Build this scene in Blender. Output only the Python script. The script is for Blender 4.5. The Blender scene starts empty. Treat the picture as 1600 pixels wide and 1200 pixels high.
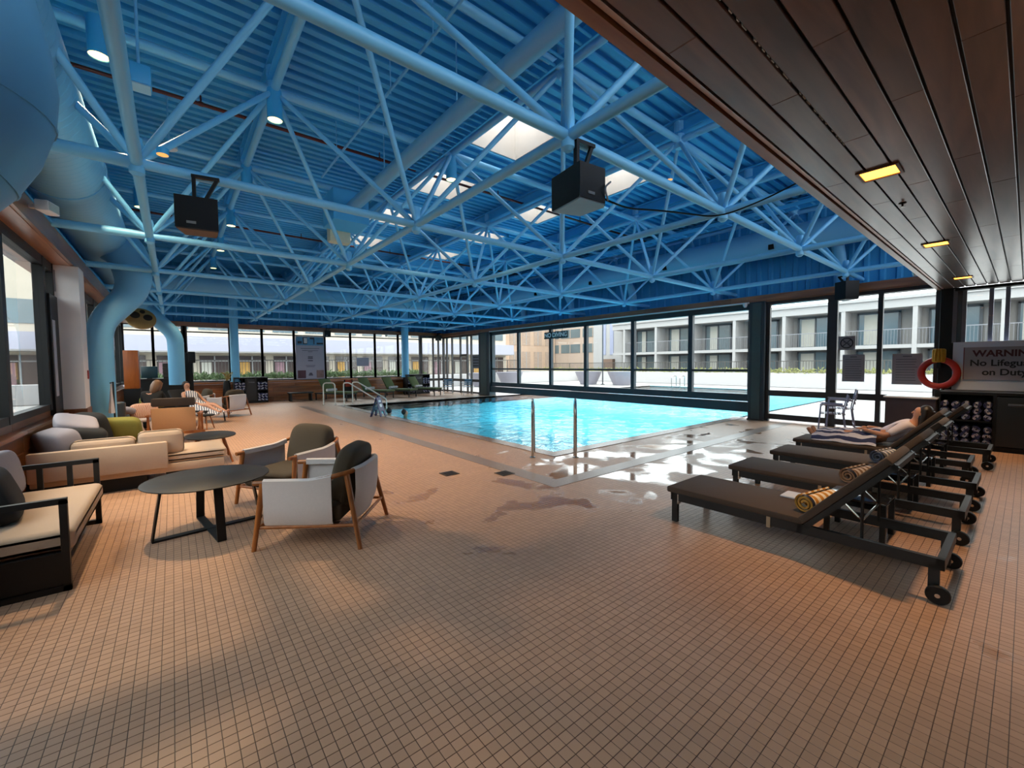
import bpy, bmesh, math, random
import numpy as np
from mathutils import Matrix, Vector
random.seed(7)
SC = bpy.context.scene
COL = SC.collection
PI = math.pi
R = math.radians

# ------------------------------------------------------------------ camera
cam = bpy.data.cameras.new('camera')
cam.sensor_width = 36.0
cam.lens = 36.0 * 653.37 / 1600
cam.clip_start = 0.05
cam.clip_end = 400
camo = bpy.data.objects.new('camera', cam)
COL.objects.link(camo)
_r = ((0.77643989, -0.63014144, -0.00792889), (0.03611203, 0.03192798, 0.99883759), (-0.6291558, -0.77582367, 0.04754584))
_m = Matrix(_r).transposed().to_4x4()
_m.translation = (0, 0, 1.6)
camo.matrix_world = _m
SC.camera = camo

# ------------------------------------------------------------------ exposure, sky
SC.view_settings.view_transform = 'Standard'
SC.view_settings.look = 'None'
SC.view_settings.gamma = 1.0
SC.view_settings.use_curve_mapping = False
SC.view_settings.exposure = 0.22
SC.cycles.use_denoising = True
SC.cycles.max_bounces = 8
SC.cycles.diffuse_bounces = 4
SC.cycles.glossy_bounces = 3
SC.cycles.transparent_max_bounces = 16
SC.cycles.transmission_bounces = 3
SC.cycles.caustics_reflective = False
SC.cycles.caustics_refractive = False
SC.cycles.sample_clamp_indirect = 6.0
wd = bpy.data.worlds.new('overcast_sky')
SC.world = wd
wd.use_nodes = True
_b = wd.node_tree.nodes['Background']
_b.inputs[0].default_value = (0.93, 0.97, 1.0, 1)
_b.inputs[1].default_value = 4.6

def portal(loc, rot, sx, sy):
    l = bpy.data.lights.new('daylight_portal', 'AREA')
    l.shape = 'RECTANGLE'; l.size = sx; l.size_y = sy
    l.cycles.is_portal = True
    o = bpy.data.objects.new('daylight_portal', l)
    o.location = loc; o.rotation_euler = rot
    COL.objects.link(o)
# portals only guide the sampling of the sky through the real openings
portal((13.0, 10.6, 1.9), (0, R(90), 0), 3.2, 20.0)
portal((5.6, 22.3, 2.1), (R(-90), 0, 0), 14.0, 2.8)

LAMP = (1.0, 0.72, 0.43)
def spot(parent, loc, energy, angle, blend=0.6, color=LAMP, size=0.05, aim=None):
    l = bpy.data.lights.new('bulb', 'SPOT')
    l.energy = energy; l.spot_size = R(angle); l.spot_blend = blend; l.color = color; l.shadow_soft_size = size
    o = bpy.data.objects.new('bulb', l)
    o.location = loc
    if aim: o.rotation_euler = aim
    COL.objects.link(o)
    o.parent = parent
    return o

# ------------------------------------------------------------------ materials
MATS = {}
def lin(h):
    h = h.lstrip('#')
    c = [int(h[i:i+2], 16) / 255 for i in (0, 2, 4)]
    return tuple(x / 12.92 if x <= 0.04045 else ((x + 0.055) / 1.055) ** 2.4 for x in c) + (1,)
def mat(name, col, rough=0.6, metal=0.0, var=0.12, scale=6.0, stretch=(1, 1, 1), bump=0.0, bscale=None, spec=0.5, coat=0.0, sheen=0.0, detail=3.0):
    if name in MATS: return MATS[name]
    m = bpy.data.materials.new(name); m.use_nodes = True
    nt = m.node_tree; N = nt.nodes; L = nt.links
    b = N['Principled BSDF']
    c = lin(col) if isinstance(col, str) else tuple(col) + (1,)
    b.inputs['Roughness'].default_value = rough
    b.inputs['Metallic'].default_value = metal
    b.inputs['Specular IOR Level'].default_value = spec
    if coat: b.inputs['Coat Weight'].default_value = coat
    if sheen: b.inputs['Sheen Weight'].default_value = sheen
    tc = N.new('ShaderNodeTexCoord'); mp = N.new('ShaderNodeMapping')
    mp.inputs['Scale'].default_value = stretch
    L.new(tc.outputs['Object'], mp.inputs[0])
    nz = N.new('ShaderNodeTexNoise'); nz.inputs['Scale'].default_value = scale; nz.inputs['Detail'].default_value = detail
    L.new(mp.outputs[0], nz.inputs['Vector'])
    mx = N.new('ShaderNodeMix'); mx.data_type = 'RGBA'
    mx.inputs[6].default_value = tuple(x * (1 - var) for x in c[:3]) + (1,)
    mx.inputs[7].default_value = tuple(min(1, x * (1 + var)) for x in c[:3]) + (1,)
    L.new(nz.outputs['Fac'], mx.inputs[0]); L.new(mx.outputs[2], b.inputs['Base Color'])
    if bump:
        n2 = nz
        if bscale:
            n2 = N.new('ShaderNodeTexNoise'); n2.inputs['Scale'].default_value = bscale
            L.new(mp.outputs[0], n2.inputs['Vector'])
        bp = N.new('ShaderNodeBump'); bp.inputs['Strength'].default_value = bump; bp.inputs['Distance'].default_value = 0.01
        L.new(n2.outputs['Fac'], bp.inputs['Height']); L.new(bp.outputs[0], b.inputs['Normal'])
    MATS[name] = m
    return m
def emit(name, col, strength):
    if name in MATS: return MATS[name]
    m = bpy.data.materials.new(name); m.use_nodes = True
    b = m.node_tree.nodes['Principled BSDF']
    c = lin(col)
    b.inputs['Base Color'].default_value = c
    b.inputs['Emission Color'].default_value = c
    b.inputs['Emission Strength'].default_value = strength
    MATS[name] = m
    return m
def glass(name, tint=(0.93, 0.96, 0.95), refl=1.0):
    if name in MATS: return MATS[name]
    m = bpy.data.materials.new(name); m.use_nodes = True
    nt = m.node_tree; N = nt.nodes; L = nt.links
    N.remove(N['Principled BSDF'])
    t = N.new('ShaderNodeBsdfTransparent'); t.inputs[0].default_value = tint + (1,)
    g = N.new('ShaderNodeBsdfGlossy'); g.inputs['Roughness'].default_value = 0.01
    f = N.new('ShaderNodeFresnel'); f.inputs[0].default_value = 1.35
    mx = N.new('ShaderNodeMixShader')
    ge = N.new('ShaderNodeNewGeometry'); iv = N.new('ShaderNodeMath'); iv.operation = 'SUBTRACT'; iv.inputs[0].default_value = 1.0
    L.new(ge.outputs['Backfacing'], iv.inputs[1])
    mu = N.new('ShaderNodeMath'); mu.operation = 'MULTIPLY'; L.new(f.outputs[0], mu.inputs[0]); L.new(iv.outputs[0], mu.inputs[1])
    L.new(mu.outputs[0], mx.inputs[0]); L.new(t.outputs[0], mx.inputs[1]); L.new(g.outputs[0], mx.inputs[2])
    L.new(mx.outputs[0], N['Material Output'].inputs[0])
    MATS[name] = m
    return m

def wood(name, a, b_, rough=0.4, axis=(0.6, 9, 9), coat=0.0, wear=0.0):
    if name in MATS: return MATS[name]
    m = bpy.data.materials.new(name); m.use_nodes = True
    nt = m.node_tree; N = nt.nodes; L = nt.links
    b = N['Principled BSDF']; b.inputs['Roughness'].default_value = rough
    if coat: b.inputs['Coat Weight'].default_value = coat; b.inputs['Coat Roughness'].default_value = 0.25
    tc = N.new('ShaderNodeTexCoord'); mp = N.new('ShaderNodeMapping'); mp.inputs['Scale'].default_value = axis
    oi = N.new('ShaderNodeObjectInfo')
    ad = N.new('ShaderNodeVectorMath'); ad.operation = 'MULTIPLY_ADD'
    ad.inputs[1].default_value = (17, 23, 31)
    L.new(oi.outputs['Random'], ad.inputs[0]); L.new(tc.outputs['Object'], ad.inputs[2])
    L.new(ad.outputs[0], mp.inputs[0])
    nz = N.new('ShaderNodeTexNoise'); nz.inputs['Scale'].default_value = 2.2; nz.inputs['Detail'].default_value = 6; nz.inputs['Distortion'].default_value = 0.6
    L.new(mp.outputs[0], nz.inputs['Vector'])
    rm = N.new('ShaderNodeValToRGB')
    rm.color_ramp.elements[0].position = 0.3; rm.color_ramp.elements[0].color = lin(a)
    rm.color_ramp.elements[1].position = 0.72; rm.color_ramp.elements[1].color = lin(b_)
    L.new(nz.outputs['Fac'], rm.inputs[0])
    hs = N.new('ShaderNodeHueSaturation')
    mr = N.new('ShaderNodeMapRange'); mr.inputs[3].default_value = 0.75; mr.inputs[4].default_value = 1.3
    L.new(oi.outputs['Random'], mr.inputs[0]); L.new(mr.outputs[0], hs.inputs['Value'])
    L.new(rm.outputs[0], hs.inputs['Color']); L.new(hs.outputs[0], b.inputs['Base Color'])
    bp = N.new('ShaderNodeBump'); bp.inputs['Strength'].default_value = 0.15; bp.inputs['Distance'].default_value = 0.004
    L.new(nz.outputs['Fac'], bp.inputs['Height']); L.new(bp.outputs[0], b.inputs['Normal'])
    MATS[name] = m
    return m

def stripes(name, a, b_, freq=14.0, axis=0, rough=0.9, warp=1.2, duty=0.5):
    """striped towelling: bands along one object axis, a little wavy"""
    if name in MATS: return MATS[name]
    m = bpy.data.materials.new(name); m.use_nodes = True
    nt = m.node_tree; N = nt.nodes; L = nt.links
    b = N['Principled BSDF']; b.inputs['Roughness'].default_value = rough
    tc = N.new('ShaderNodeTexCoord')
    wv = N.new('ShaderNodeTexWave'); wv.wave_type = 'BANDS'; wv.bands_direction = 'XYZ'[axis]
    wv.inputs['Scale'].default_value = freq; wv.inputs['Distortion'].default_value = warp; wv.inputs['Detail'].default_value = 1.0
    L.new(tc.outputs['Object'], wv.inputs['Vector'])
    rm = N.new('ShaderNodeValToRGB')
    rm.color_ramp.elements[0].position = duty - 0.04; rm.color_ramp.elements[0].color = lin(a)
    rm.color_ramp.elements[1].position = duty + 0.04; rm.color_ramp.elements[1].color = lin(b_)
    L.new(wv.outputs['Fac'], rm.inputs[0]); L.new(rm.outputs[0], b.inputs['Base Color'])
    nz = N.new('ShaderNodeTexNoise'); nz.inputs['Scale'].default_value = 180
    L.new(tc.outputs['Object'], nz.inputs['Vector'])
    bp = N.new('ShaderNodeBump'); bp.inputs['Strength'].default_value = 0.4; bp.inputs['Distance'].default_value = 0.004
    L.new(nz.outputs['Fac'], bp.inputs['Height']); L.new(bp.outputs[0], b.inputs['Normal'])
    MATS[name] = m
    return m

PITCH = 0.05317
def tile_mat(name, base, grout, pitch, ox, oy, var=0.14, rough=0.42, line=0.032, wet=True):
    m = bpy.data.materials.new(name); m.use_nodes = True
    nt = m.node_tree; N = nt.nodes; L = nt.links
    b = N['Principled BSDF']
    geo = N.new('ShaderNodeNewGeometry')
    def vm(op, a, bb=None):
        n = N.new('ShaderNodeVectorMath'); n.operation = op
        L.new(a, n.inputs[0])
        if bb is not None: n.inputs[1].default_value = bb
        return n.outputs[0]
    p = vm('ADD', geo.outputs['Position'], (-ox, -oy, 0))
    p = vm('MULTIPLY', p, (1 / pitch, 1 / pitch, 0))
    fr = vm('FRACTION', p); fl_ = vm('FLOOR', p)
    wn = N.new('ShaderNodeTexWhiteNoise'); wn.noise_dimensions = '3D'; L.new(fl_, wn.inputs['Vector'])
    sp = N.new('ShaderNodeSeparateXYZ'); L.new(fr, sp.inputs[0])
    def mth(op, a, bb):
        n = N.new('ShaderNodeMath'); n.operation = op
        for i, v in enumerate((a, bb)):
            if isinstance(v, (int, float)): n.inputs[i].default_value = v
            else: L.new(v, n.inputs[i])
        return n.outputs[0]
    def edge(o):
        return mth('MAXIMUM', mth('LESS_THAN', o, line), mth('GREATER_THAN', o, 1 - line))
    g = mth('MAXIMUM', edge(sp.outputs[0]), edge(sp.outputs[1]))
    big = N.new('ShaderNodeTexNoise'); big.inputs['Scale'].default_value = 1.1; big.inputs['Detail'].default_value = 4
    L.new(geo.outputs['Position'], big.inputs['Vector'])
    v = mth('ADD', mth('MULTIPLY', wn.outputs['Value'], var), mth('MULTIPLY', big.outputs['Fac'], 0.22))
    v = mth('ADD', v, 1 - var / 2 - 0.11)
    c = N.new('ShaderNodeVectorMath'); c.operation = 'SCALE'; c.inputs[0].default_value = lin(base)[:3]
    L.new(v, c.inputs['Scale'])
    mx = N.new('ShaderNodeMix'); mx.data_type = 'RGBA'
    L.new(g, mx.inputs[0]); L.new(c.outputs[0], mx.inputs[6]); mx.inputs[7].default_value = lin(grout)
    out = mx.outputs[2]
    ro = rough
    if wet:
        # puddles and drips tracked from the pool corner across the deck
        wz = N.new('ShaderNodeTexNoise'); wz.inputs['Scale'].default_value = 1.6; wz.inputs['Detail'].default_value = 5; wz.inputs['Distortion'].default_value = 0.5
        L.new(geo.outputs['Position'], wz.inputs['Vector'])
        sep = N.new('ShaderNodeSeparateXYZ'); L.new(geo.outputs['Position'], sep.inputs[0])
        dx = mth('MULTIPLY', mth('SUBTRACT', sep.outputs[0], 6.5), 0.20)
        dy = mth('MULTIPLY', mth('SUBTRACT', sep.outputs[1], 3.9), 0.50)
        d = mth('SQRT', mth('ADD', mth('MULTIPLY', dx, dx), mth('MULTIPLY', dy, dy)), 0)
        near = N.new('ShaderNodeMapRange'); near.inputs[1].default_value = 1.25; near.inputs[2].default_value = 0.3
        near.inputs[3].default_value = 0.0; near.inputs[4].default_value = 0.24
        L.new(d, near.inputs[0])
        wm = N.new('ShaderNodeMapRange'); wm.inputs[1].default_value = 0.66; wm.inputs[2].default_value = 0.76
        L.new(mth('ADD', wz.outputs['Fac'], near.outputs[0]), wm.inputs[0])
        rr = N.new('ShaderNodeMapRange'); rr.inputs[3].default_value = rough; rr.inputs[4].default_value = 0.07
        L.new(wm.outputs[0], rr.inputs[0]); L.new(rr.outputs[0], b.inputs['Roughness'])
        dk = N.new('ShaderNodeMix'); dk.data_type = 'RGBA'; dk.blend_type = 'MULTIPLY'
        L.new(mth('MULTIPLY', wm.outputs[0], 0.55), dk.inputs[0]); L.new(out, dk.inputs[6]); dk.inputs[7].default_value = (0.62, 0.55, 0.5, 1)
        out = dk.outputs[2]
    else:
        b.inputs['Roughness'].default_value = rough
    L.new(out, b.inputs['Base Color'])
    MATS[name] = m
    return m

# ------------------------------------------------------------------ mesh helper
def rotm(rx=0, ry=0, rz=0):
    return Matrix.Rotation(rz, 4, 'Z') @ Matrix.Rotation(ry, 4, 'Y') @ Matrix.Rotation(rx, 4, 'X')
class G:
    def __init__(s): s.v = []; s.f = []
    def add(s, vs, fs, M=None):
        o = len(s.v)
        if M is not None: vs = [M @ Vector(p) for p in vs]
        s.v += [tuple(p) for p in vs]; s.f += [tuple(i + o for i in f) for f in fs]
        return s
    def box(s, x0, x1, y0, y1, z0, z1, M=None):
        vs = [(x, y, z) for z in (z0, z1) for y in (y0, y1) for x in (x0, x1)]
        return s.add(vs, [(0, 2, 3, 1), (4, 5, 7, 6), (0, 1, 5, 4), (2, 6, 7, 3), (0, 4, 6, 2), (1, 3, 7, 5)], M)
    def rbox(s, x0, x1, y0, y1, z0, z1, r=0.02, seg=2, M=None, puff=0.0):
        bm = bmesh.new(); bmesh.ops.create_cube(bm, size=1)
        dx, dy, dz = x1 - x0, y1 - y0, z1 - z0
        for v in bm.verts: v.co = (v.co.x * dx, v.co.y * dy, v.co.z * dz)
        if puff:
            bmesh.ops.subdivide_edges(bm, edges=bm.edges[:], cuts=4, use_grid_fill=True)
            for v in bm.verts:
                a, b_, c = abs(v.co.x) / dx * 2, abs(v.co.y) / dy * 2, abs(v.co.z) / dz * 2
                ax = [a, b_, c]; k = [dx, dy, dz].index(min(dx, dy, dz))
                o = [ax[i] for i in range(3) if i != k]
                w = (1 - o[0] ** 2) * (1 - o[1] ** 2)
                v.co[k] *= 1 + puff * w - puff * 0.3 * (1 - w)
            es = [e for e in bm.edges if len(e.link_faces) == 2 and e.calc_face_angle() > 1.0]
        else: es = bm.edges[:]
        bmesh.ops.bevel(bm, geom=es, offset=min(r, min(dx, dy, dz) * 0.49), segments=seg, affect='EDGES', profile=0.5)
        bm.verts.index_update()
        T = Matrix.Translation(((x0 + x1) / 2, (y0 + y1) / 2, (z0 + z1) / 2))
        if M is not None: T = M @ T
        s.add([v.co.copy() for v in bm.verts], [[v.index for v in f.verts] for f in bm.faces], T)
        bm.free(); return s
    def bar(s, p0, p1, w, h, up=(0, 0, 1)):
        p0, p1 = Vector(p0), Vector(p1); d = p1 - p0; L_ = d.length; d.normalize()
        u = Vector(up)
        if abs(d.dot(u)) > 0.98: u = Vector((1, 0, 0))
        a = d.cross(u).normalized(); u = a.cross(d).normalized()
        M = Matrix((a, d, u)).transposed().to_4x4(); M.translation = p0
        return s.box(-w / 2, w / 2, 0, L_, -h / 2, h / 2, M)
    def tube(s, pts, r, n=10, closed=False, cap=True):
        P = [Vector(p) for p in pts]; m = len(P)
        rs = r if isinstance(r, (list, tuple)) else [r] * m
        up = None; vs = []; fs = []
        for i in range(m):
            if closed: t = (P[(i + 1) % m] - P[i - 1])
            else: t = P[min(i + 1, m - 1)] - P[max(i - 1, 0)]
            t.normalize()
            if up is None:
                up = Vector((0, 0, 1)) if abs(t.z) < 0.9 else Vector((1, 0, 0))
            a = t.cross(up)
            if a.length < 1e-6: a = t.cross(Vector((0.3, 1, 0.2)))
            a.normalize(); up = a.cross(t).normalized()
            for k in range(n):
                an = 2 * PI * k / n
                vs.append(P[i] + (a * math.cos(an) + up * math.sin(an)) * rs[i])
        for i in range(m if closed else m - 1):
            j = (i + 1) % m
            for k in range(n):
                l = (k + 1) % n
                fs.append((i * n + k, j * n + k, j * n + l, i * n + l))
        if cap and not closed:
            fs.append(tuple(range(n))); fs.append(tuple(reversed(range((m - 1) * n, m * n))))
        return s.add(vs, fs)
    def lathe(s, prof, n=24, M=None, cap=True):
        vs = []; fs = []
        for r, z in prof:
            for k in range(n):
                a = 2 * PI * k / n; vs.append((r * math.cos(a), r * math.sin(a), z))
        for i in range(len(prof) - 1):
            for k in range(n):
                l = (k + 1) % n; fs.append((i * n + k, i * n + l, (i + 1) * n + l, (i + 1) * n + k))
        if cap:
            fs.append(tuple(reversed(range(n)))); fs.append(tuple(range((len(prof) - 1) * n, len(prof) * n)))
        return s.add(vs, fs, M)
    def prism(s, poly, z0, z1, M=None):
        n = len(poly)
        vs = [(x, y, z0) for x, y in poly] + [(x, y, z1) for x, y in poly]
        fs = [tuple(reversed(range(n))), tuple(range(n, 2 * n))] + [(i, (i + 1) % n, n + (i + 1) % n, n + i) for i in range(n)]
        return s.add(vs, fs, M)
    def sq(s, c, d, e1=0.35, e2=0.35, M=None, nu=20, nv=10):
        """superquadric pillow, half-sizes d"""
        def pw(x, e): return math.copysign(abs(x) ** e, x)
        vs = []; fs = []
        for i in range(nv + 1):
            v = -PI / 2 + PI * i / nv
            for k in range(nu):
                u = -PI + 2 * PI * k / nu
                vs.append((d[0] * pw(math.cos(v), e1) * pw(math.cos(u), e2), d[1] * pw(math.cos(v), e1) * pw(math.sin(u), e2), d[2] * pw(math.sin(v), e1)))
        for i in range(nv):
            for k in range(nu):
                l = (k + 1) % nu; fs.append((i * nu + k, i * nu + l, (i + 1) * nu + l, (i + 1) * nu + k))
        T = Matrix.Translation(c)
        if M is not None: T = T @ M
        return s.add(vs, fs, T)
    def sheet(s, rows, th=0.006):
        """a thin cloth: rows of points, given thickness along the local normal"""
        m, n = len(rows), len(rows[0]); P = [[Vector(p) for p in r] for r in rows]
        nr = []
        for i in range(m):
            for j in range(n):
                a = P[min(i + 1, m - 1)][j] - P[max(i - 1, 0)][j]; b_ = P[i][min(j + 1, n - 1)] - P[i][max(j - 1, 0)]
                nr.append(a.cross(b_).normalized() * th / 2)
        flat = [p for r in P for p in r]; N_ = m * n
        vs = [flat[i] + nr[i] for i in range(N_)] + [flat[i] - nr[i] for i in range(N_)]
        fs = []
        for i in range(m - 1):
            for j in range(n - 1):
                q = (i * n + j, i * n + j + 1, (i + 1) * n + j + 1, (i + 1) * n + j)
                fs.append(q); fs.append(tuple(reversed([x + N_ for x in q])))
        ring = [(0, j) for j in range(n)] + [(i, n - 1) for i in range(1, m)] + [(m - 1, j) for j in range(n - 2, -1, -1)] + [(i, 0) for i in range(m - 2, 0, -1)]
        ids = [i * n + j for i, j in ring]
        for a, b_ in zip(ids, ids[1:] + ids[:1]): fs.append((b_, a, a + N_, b_ + N_))
        return s.add(vs, fs)
    def mesh(s, name, m, smooth=True):
        me = bpy.data.meshes.new(name); me.from_pydata(s.v, [], s.f); me.materials.append(m)
        bm = bmesh.new(); bm.from_mesh(me); bmesh.ops.recalc_face_normals(bm, faces=bm.faces[:]); bm.to_mesh(me); bm.free()
        if smooth:
            me.polygons.foreach_set('use_smooth', [True] * len(me.polygons))
            me.set_sharp_from_angle(angle=R(38))
        me.update()
        return me
    def build(s, name, m, parent=None, smooth=True):
        o = bpy.data.objects.new(name, s.mesh(name, m, smooth)); COL.objects.link(o)
        if parent: o.parent = parent
        return o
def inst(name, me, parent, M=None):
    o = bpy.data.objects.new(name, me); COL.objects.link(o)
    if parent: o.parent = parent
    if M is not None: o.matrix_local = M
    return o
def tag(o, label=None, cat=None, group=None, kind=None):
    if label: o['label'] = label
    if cat: o['category'] = cat
    if group: o['group'] = group
    if kind: o['kind'] = kind
    return o
def thing(name, label, cat, loc=(0, 0, 0), rz=0.0, group=None, kind=None):
    o = bpy.data.objects.new(name, None); COL.objects.link(o)
    o.empty_display_size = 0.1
    o.location = loc; o.rotation_euler = (0, 0, rz)
    return tag(o, label, cat, group, kind)
def dup(root, loc, rz=None, label=None, group=None):
    def cp(o, par):
        c = o.copy(); COL.objects.link(c)
        if par is not None: c.parent = par
        for ch in list(o.children): cp(ch, c)
        return c
    c = cp(root, None); c.location = loc
    if rz is not None: c.rotation_euler = (0, 0, rz)
    if label: c['label'] = label
    if group: c['group'] = group
    return c
def text(body, size, m, M, parent, name='lettering', align='CENTER', depth=0.001, bold=0.0):
    cu = bpy.data.curves.new(name, 'FONT'); cu.body = body; cu.size = size; cu.align_x = align; cu.align_y = 'CENTER'
    cu.extrude = depth; cu.offset = bold; cu.materials.append(m)
    tmp = bpy.data.objects.new(name, cu); COL.objects.link(tmp)
    bpy.context.view_layer.update()
    me = bpy.data.meshes.new_from_object(tmp.evaluated_get(bpy.context.evaluated_depsgraph_get()))
    bpy.data.objects.remove(tmp)
    o = bpy.data.objects.new(name, me); COL.objects.link(o); o.parent = parent; o.matrix_local = M
    return o
def frame_to(p0, p1):
    p0, p1 = Vector(p0), Vector(p1); d = p1 - p0
    q = d.to_track_quat('Z', 'Y'); M = q.to_matrix().to_4x4(); M.translation = p0
    return M
# ------------------------------------------------------------------ palette
BLUE = mat('blue_paint', '#76c3ee', 0.42, var=0.06, scale=2.0)
BLUED = mat('blue_deck_paint', '#43ade6', 0.5, var=0.10, scale=1.5)
BLUEW = mat('blue_wall_paint', '#3595cc', 0.6, var=0.10, scale=1.5)
DUCT = mat('blue_duct_paint', '#6fb2da', 0.45, var=0.05, scale=1.2)
MAHOG = wood('mahogany_board', '#4a2617', '#7a4226', 0.32, (0.5, 7, 7), coat=0.3)
SOFW = wood('soffit_plank', '#4c3128', '#74503f', 0.28, (0.5, 5, 5), coat=0.9)
TRIMW = wood('fascia_wood', '#6a4430', '#9c6a48', 0.3, (5, 0.4, 5), coat=0.2)
TRIMX = wood('fascia_wood_long', '#643a24', '#96603c', 0.3, (0.4, 5, 5), coat=0.2)
WAINY = wood('wainscot_wood', '#5a3018', '#8c5328', 0.35, (6, 0.5, 8), coat=0.2)
WAINX = wood('wainscot_wood_long', '#7a431f', '#b06a34', 0.35, (0.5, 6, 8), coat=0.2)
DARKF = mat('dark_bronze_frame', '#2b2322', 0.45, var=0.1)
GATE = mat('green_black_steel', '#28323a', 0.45, var=0.1)
GLS = glass('window_glass')
WHITE = mat('white_paint', '#d6d2d2', 0.6, var=0.04)
BLACK = mat('black_paint', '#0d0e0f', 0.5, var=0.15, spec=0.3)
STEEL = mat('brushed_steel', '#b9b6b0', 0.22, metal=1.0, var=0.08)
GROUT_C = '#543a28'
FLOORM = tile_mat('tan_mosaic_tile', '#bb9478', GROUT_C, PITCH, -0.475, 0.0)
BANDM = tile_mat('grey_brown_mosaic', '#8f7c70', '#665648', PITCH / 2, -0.475, 0.0, rough=0.3, wet=False)
COPEM = tile_mat('coping_mosaic', '#8b786c', '#6b5a4e', PITCH / 2, -0.475, 0.0, rough=0.25, wet=False)
POOLM = tile_mat('pool_lining', '#c8eef5', '#9fd5e4', 0.30, 0, 0, var=0.06, rough=0.4, line=0.02, wet=False)
CONC = mat('white_terrace_concrete', '#9f9b98', 0.8, var=0.05)

XL, XR, YF, YB = -1.52, 12.6, 22.0, -4.0
PX0, PX1, PY0, PY1 = 5.3, 26.5, 5.35, 17.0

# ------------------------------------------------------------------ floor
floor = thing('floor', 'tan square mosaic tile floor of the pool hall', 'floor', kind='structure')
g = G()
for x0, x1, y0, y1 in ((XL - 0.3, XR + 0.1, YB, PY0), (XL - 0.3, PX0, PY0, PY1), (XL - 0.3, XR + 0.1, PY1, YF + 0.2)):
    g.box(x0, x1, y0, y1, -0.3, 0)
g.build('floor_bed', FLOORM, floor, smooth=False)
def project(P):
    c = (P - np.array([0, 0, 1.6])) @ np.array([[0.77643989, -0.63014144, -0.00792889], [-0.03611203, -0.03192798, -0.99883759], [0.6291558, 0.77582367, -0.04754584]]).T
    return np.stack([800 + 653.37 * c[:, 0] / c[:, 2], 600 + 653.37 * c[:, 1] / c[:, 2], c[:, 2]], 1)
ii, jj = np.meshgrid(np.arange(-40, 140), np.arange(-10, 110), indexing='ij')
cx = -0.475 + (ii.ravel() + 0.5) * PITCH; cy = (jj.ravel() + 0.5) * PITCH
dep = 0.6291558 * cx + 0.77582367 * cy + 0.04754584 * 1.6
ok = (dep > 0.3) & (dep < 4.6)
cx, cy, dep = cx[ok], cy[ok], dep[ok]
pp = project(np.stack([cx, cy, 0 * cx], 1))
ok = (pp[:, 0] > -25) & (pp[:, 0] < 1625) & (pp[:, 1] < 1240) & (cx > -1.1)
cx, cy, dep, pp = cx[ok], cy[ok], dep[ok], pp[ok]
inside = (pp[:, 1] < 1192) & (pp[:, 0] > 8) & (pp[:, 0] < 1592)
order = np.argsort(np.where(inside, dep, 1e9))
big = order[:300]; rest = order[300:]
A = PITCH / 2 - 0.0014; B_ = A - 0.0008; ZT = 0.0012
tv = np.array([(-A, -A, 0), (A, -A, 0), (A, A, 0), (-A, A, 0), (-B_, -B_, ZT), (B_, -B_, ZT), (B_, B_, ZT), (-B_, B_, ZT)])
tf = [(4, 5, 6, 7), (0, 1, 5, 4), (1, 2, 6, 5), (2, 3, 7, 6), (3, 0, 4, 7)]
tm = bpy.data.meshes.new('floor_tile'); tm.from_pydata([tuple(v) for v in tv], [], tf); tm.materials.append(FLOORM)
for k in big:
    o = inst('floor_tile', tm, floor); o.location = (cx[k], cy[k], 0)
n = len(rest)
V = (tv[None] + np.stack([cx[rest], cy[rest], 0 * cx[rest]], 1)[:, None, :]).reshape(-1, 3)
F = (np.array(tf)[None] + (np.arange(n) * 8)[:, None, None]).reshape(-1, 4)
me = bpy.data.meshes.new('floor_tile_field')
me.vertices.add(len(V)); me.vertices.foreach_set('co', V.ravel().astype(np.float32))
me.loops.add(F.size); me.loops.foreach_set('vertex_index', F.ravel().astype(np.int32))
me.polygons.add(len(F)); me.polygons.foreach_set('loop_start', (np.arange(len(F)) * 4).astype(np.int32))
me.polygons.foreach_set('loop_total', np.full(len(F), 4, np.int32))
me.polygons.foreach_set('use_smooth', [False] * len(F))
me.update(calc_edges=True); me.materials.append(FLOORM)
tag(inst('floor_tile_field', me, floor), kind='stuff')

t = G().box(3.78, 4.06, 4.06, 18.0, 0, 0.004).box(3.78, XR, 3.80, 4.06, 0, 0.004).build('trim_1', BANDM, smooth=False)
tag(t, 'dark grey-brown mosaic band set in the floor around the pool', 'floor band', kind='structure')
t = G().box(5.04, PX0, 5.08, PY1 + 0.26, -0.12, 0.010).box(PX0, XR + 0.15, 5.08, PY0, -0.12, 0.010).box(PX0, XR + 0.15, PY1, PY1 + 0.26, -0.12, 0.010).build('trim_2', COPEM, smooth=False)
tag(t, 'grey-brown tiled coping along the edge of the pool', 'pool coping', kind='structure')
pool = thing('swimming_pool', 'turquoise swimming pool running under the window to the terrace', 'pool', (PX0, PY0, 0), kind='structure')
g = G(); D = 1.25
W_, H_ = PX1 - PX0, PY1 - PY0
g.box(0, W_, 0, H_, -D - 0.1, -D).box(-0.1, 0, 0, H_, -D, -0.02).box(W_, W_ + 0.1, 0, H_, -D, 0.0).box(0, W_, -0.1, 0, -D, -0.02).box(0, W_, H_, H_ + 0.1, -D, -0.02)
g.build('basin', POOLM, pool, smooth=False)
ws = bpy.data.materials.new('pool_water'); ws.use_nodes = True
nt = ws.node_tree; N = nt.nodes; L = nt.links; N.remove(N['Principled BSDF'])
tr = N.new('ShaderNodeBsdfTransparent'); tr.inputs[0].default_value = (0.42, 0.88, 0.97, 1)
gl = N.new('ShaderNodeBsdfGlossy'); gl.inputs['Roughness'].default_value = 0.03
fr = N.new('ShaderNodeFresnel'); fr.inputs[0].default_value = 1.33
mx = N.new('ShaderNodeMixShader')
geo = N.new('ShaderNodeNewGeometry'); mp = N.new('ShaderNodeMapping'); mp.inputs['Scale'].default_value = (1.0, 1.0, 1.0)
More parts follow.
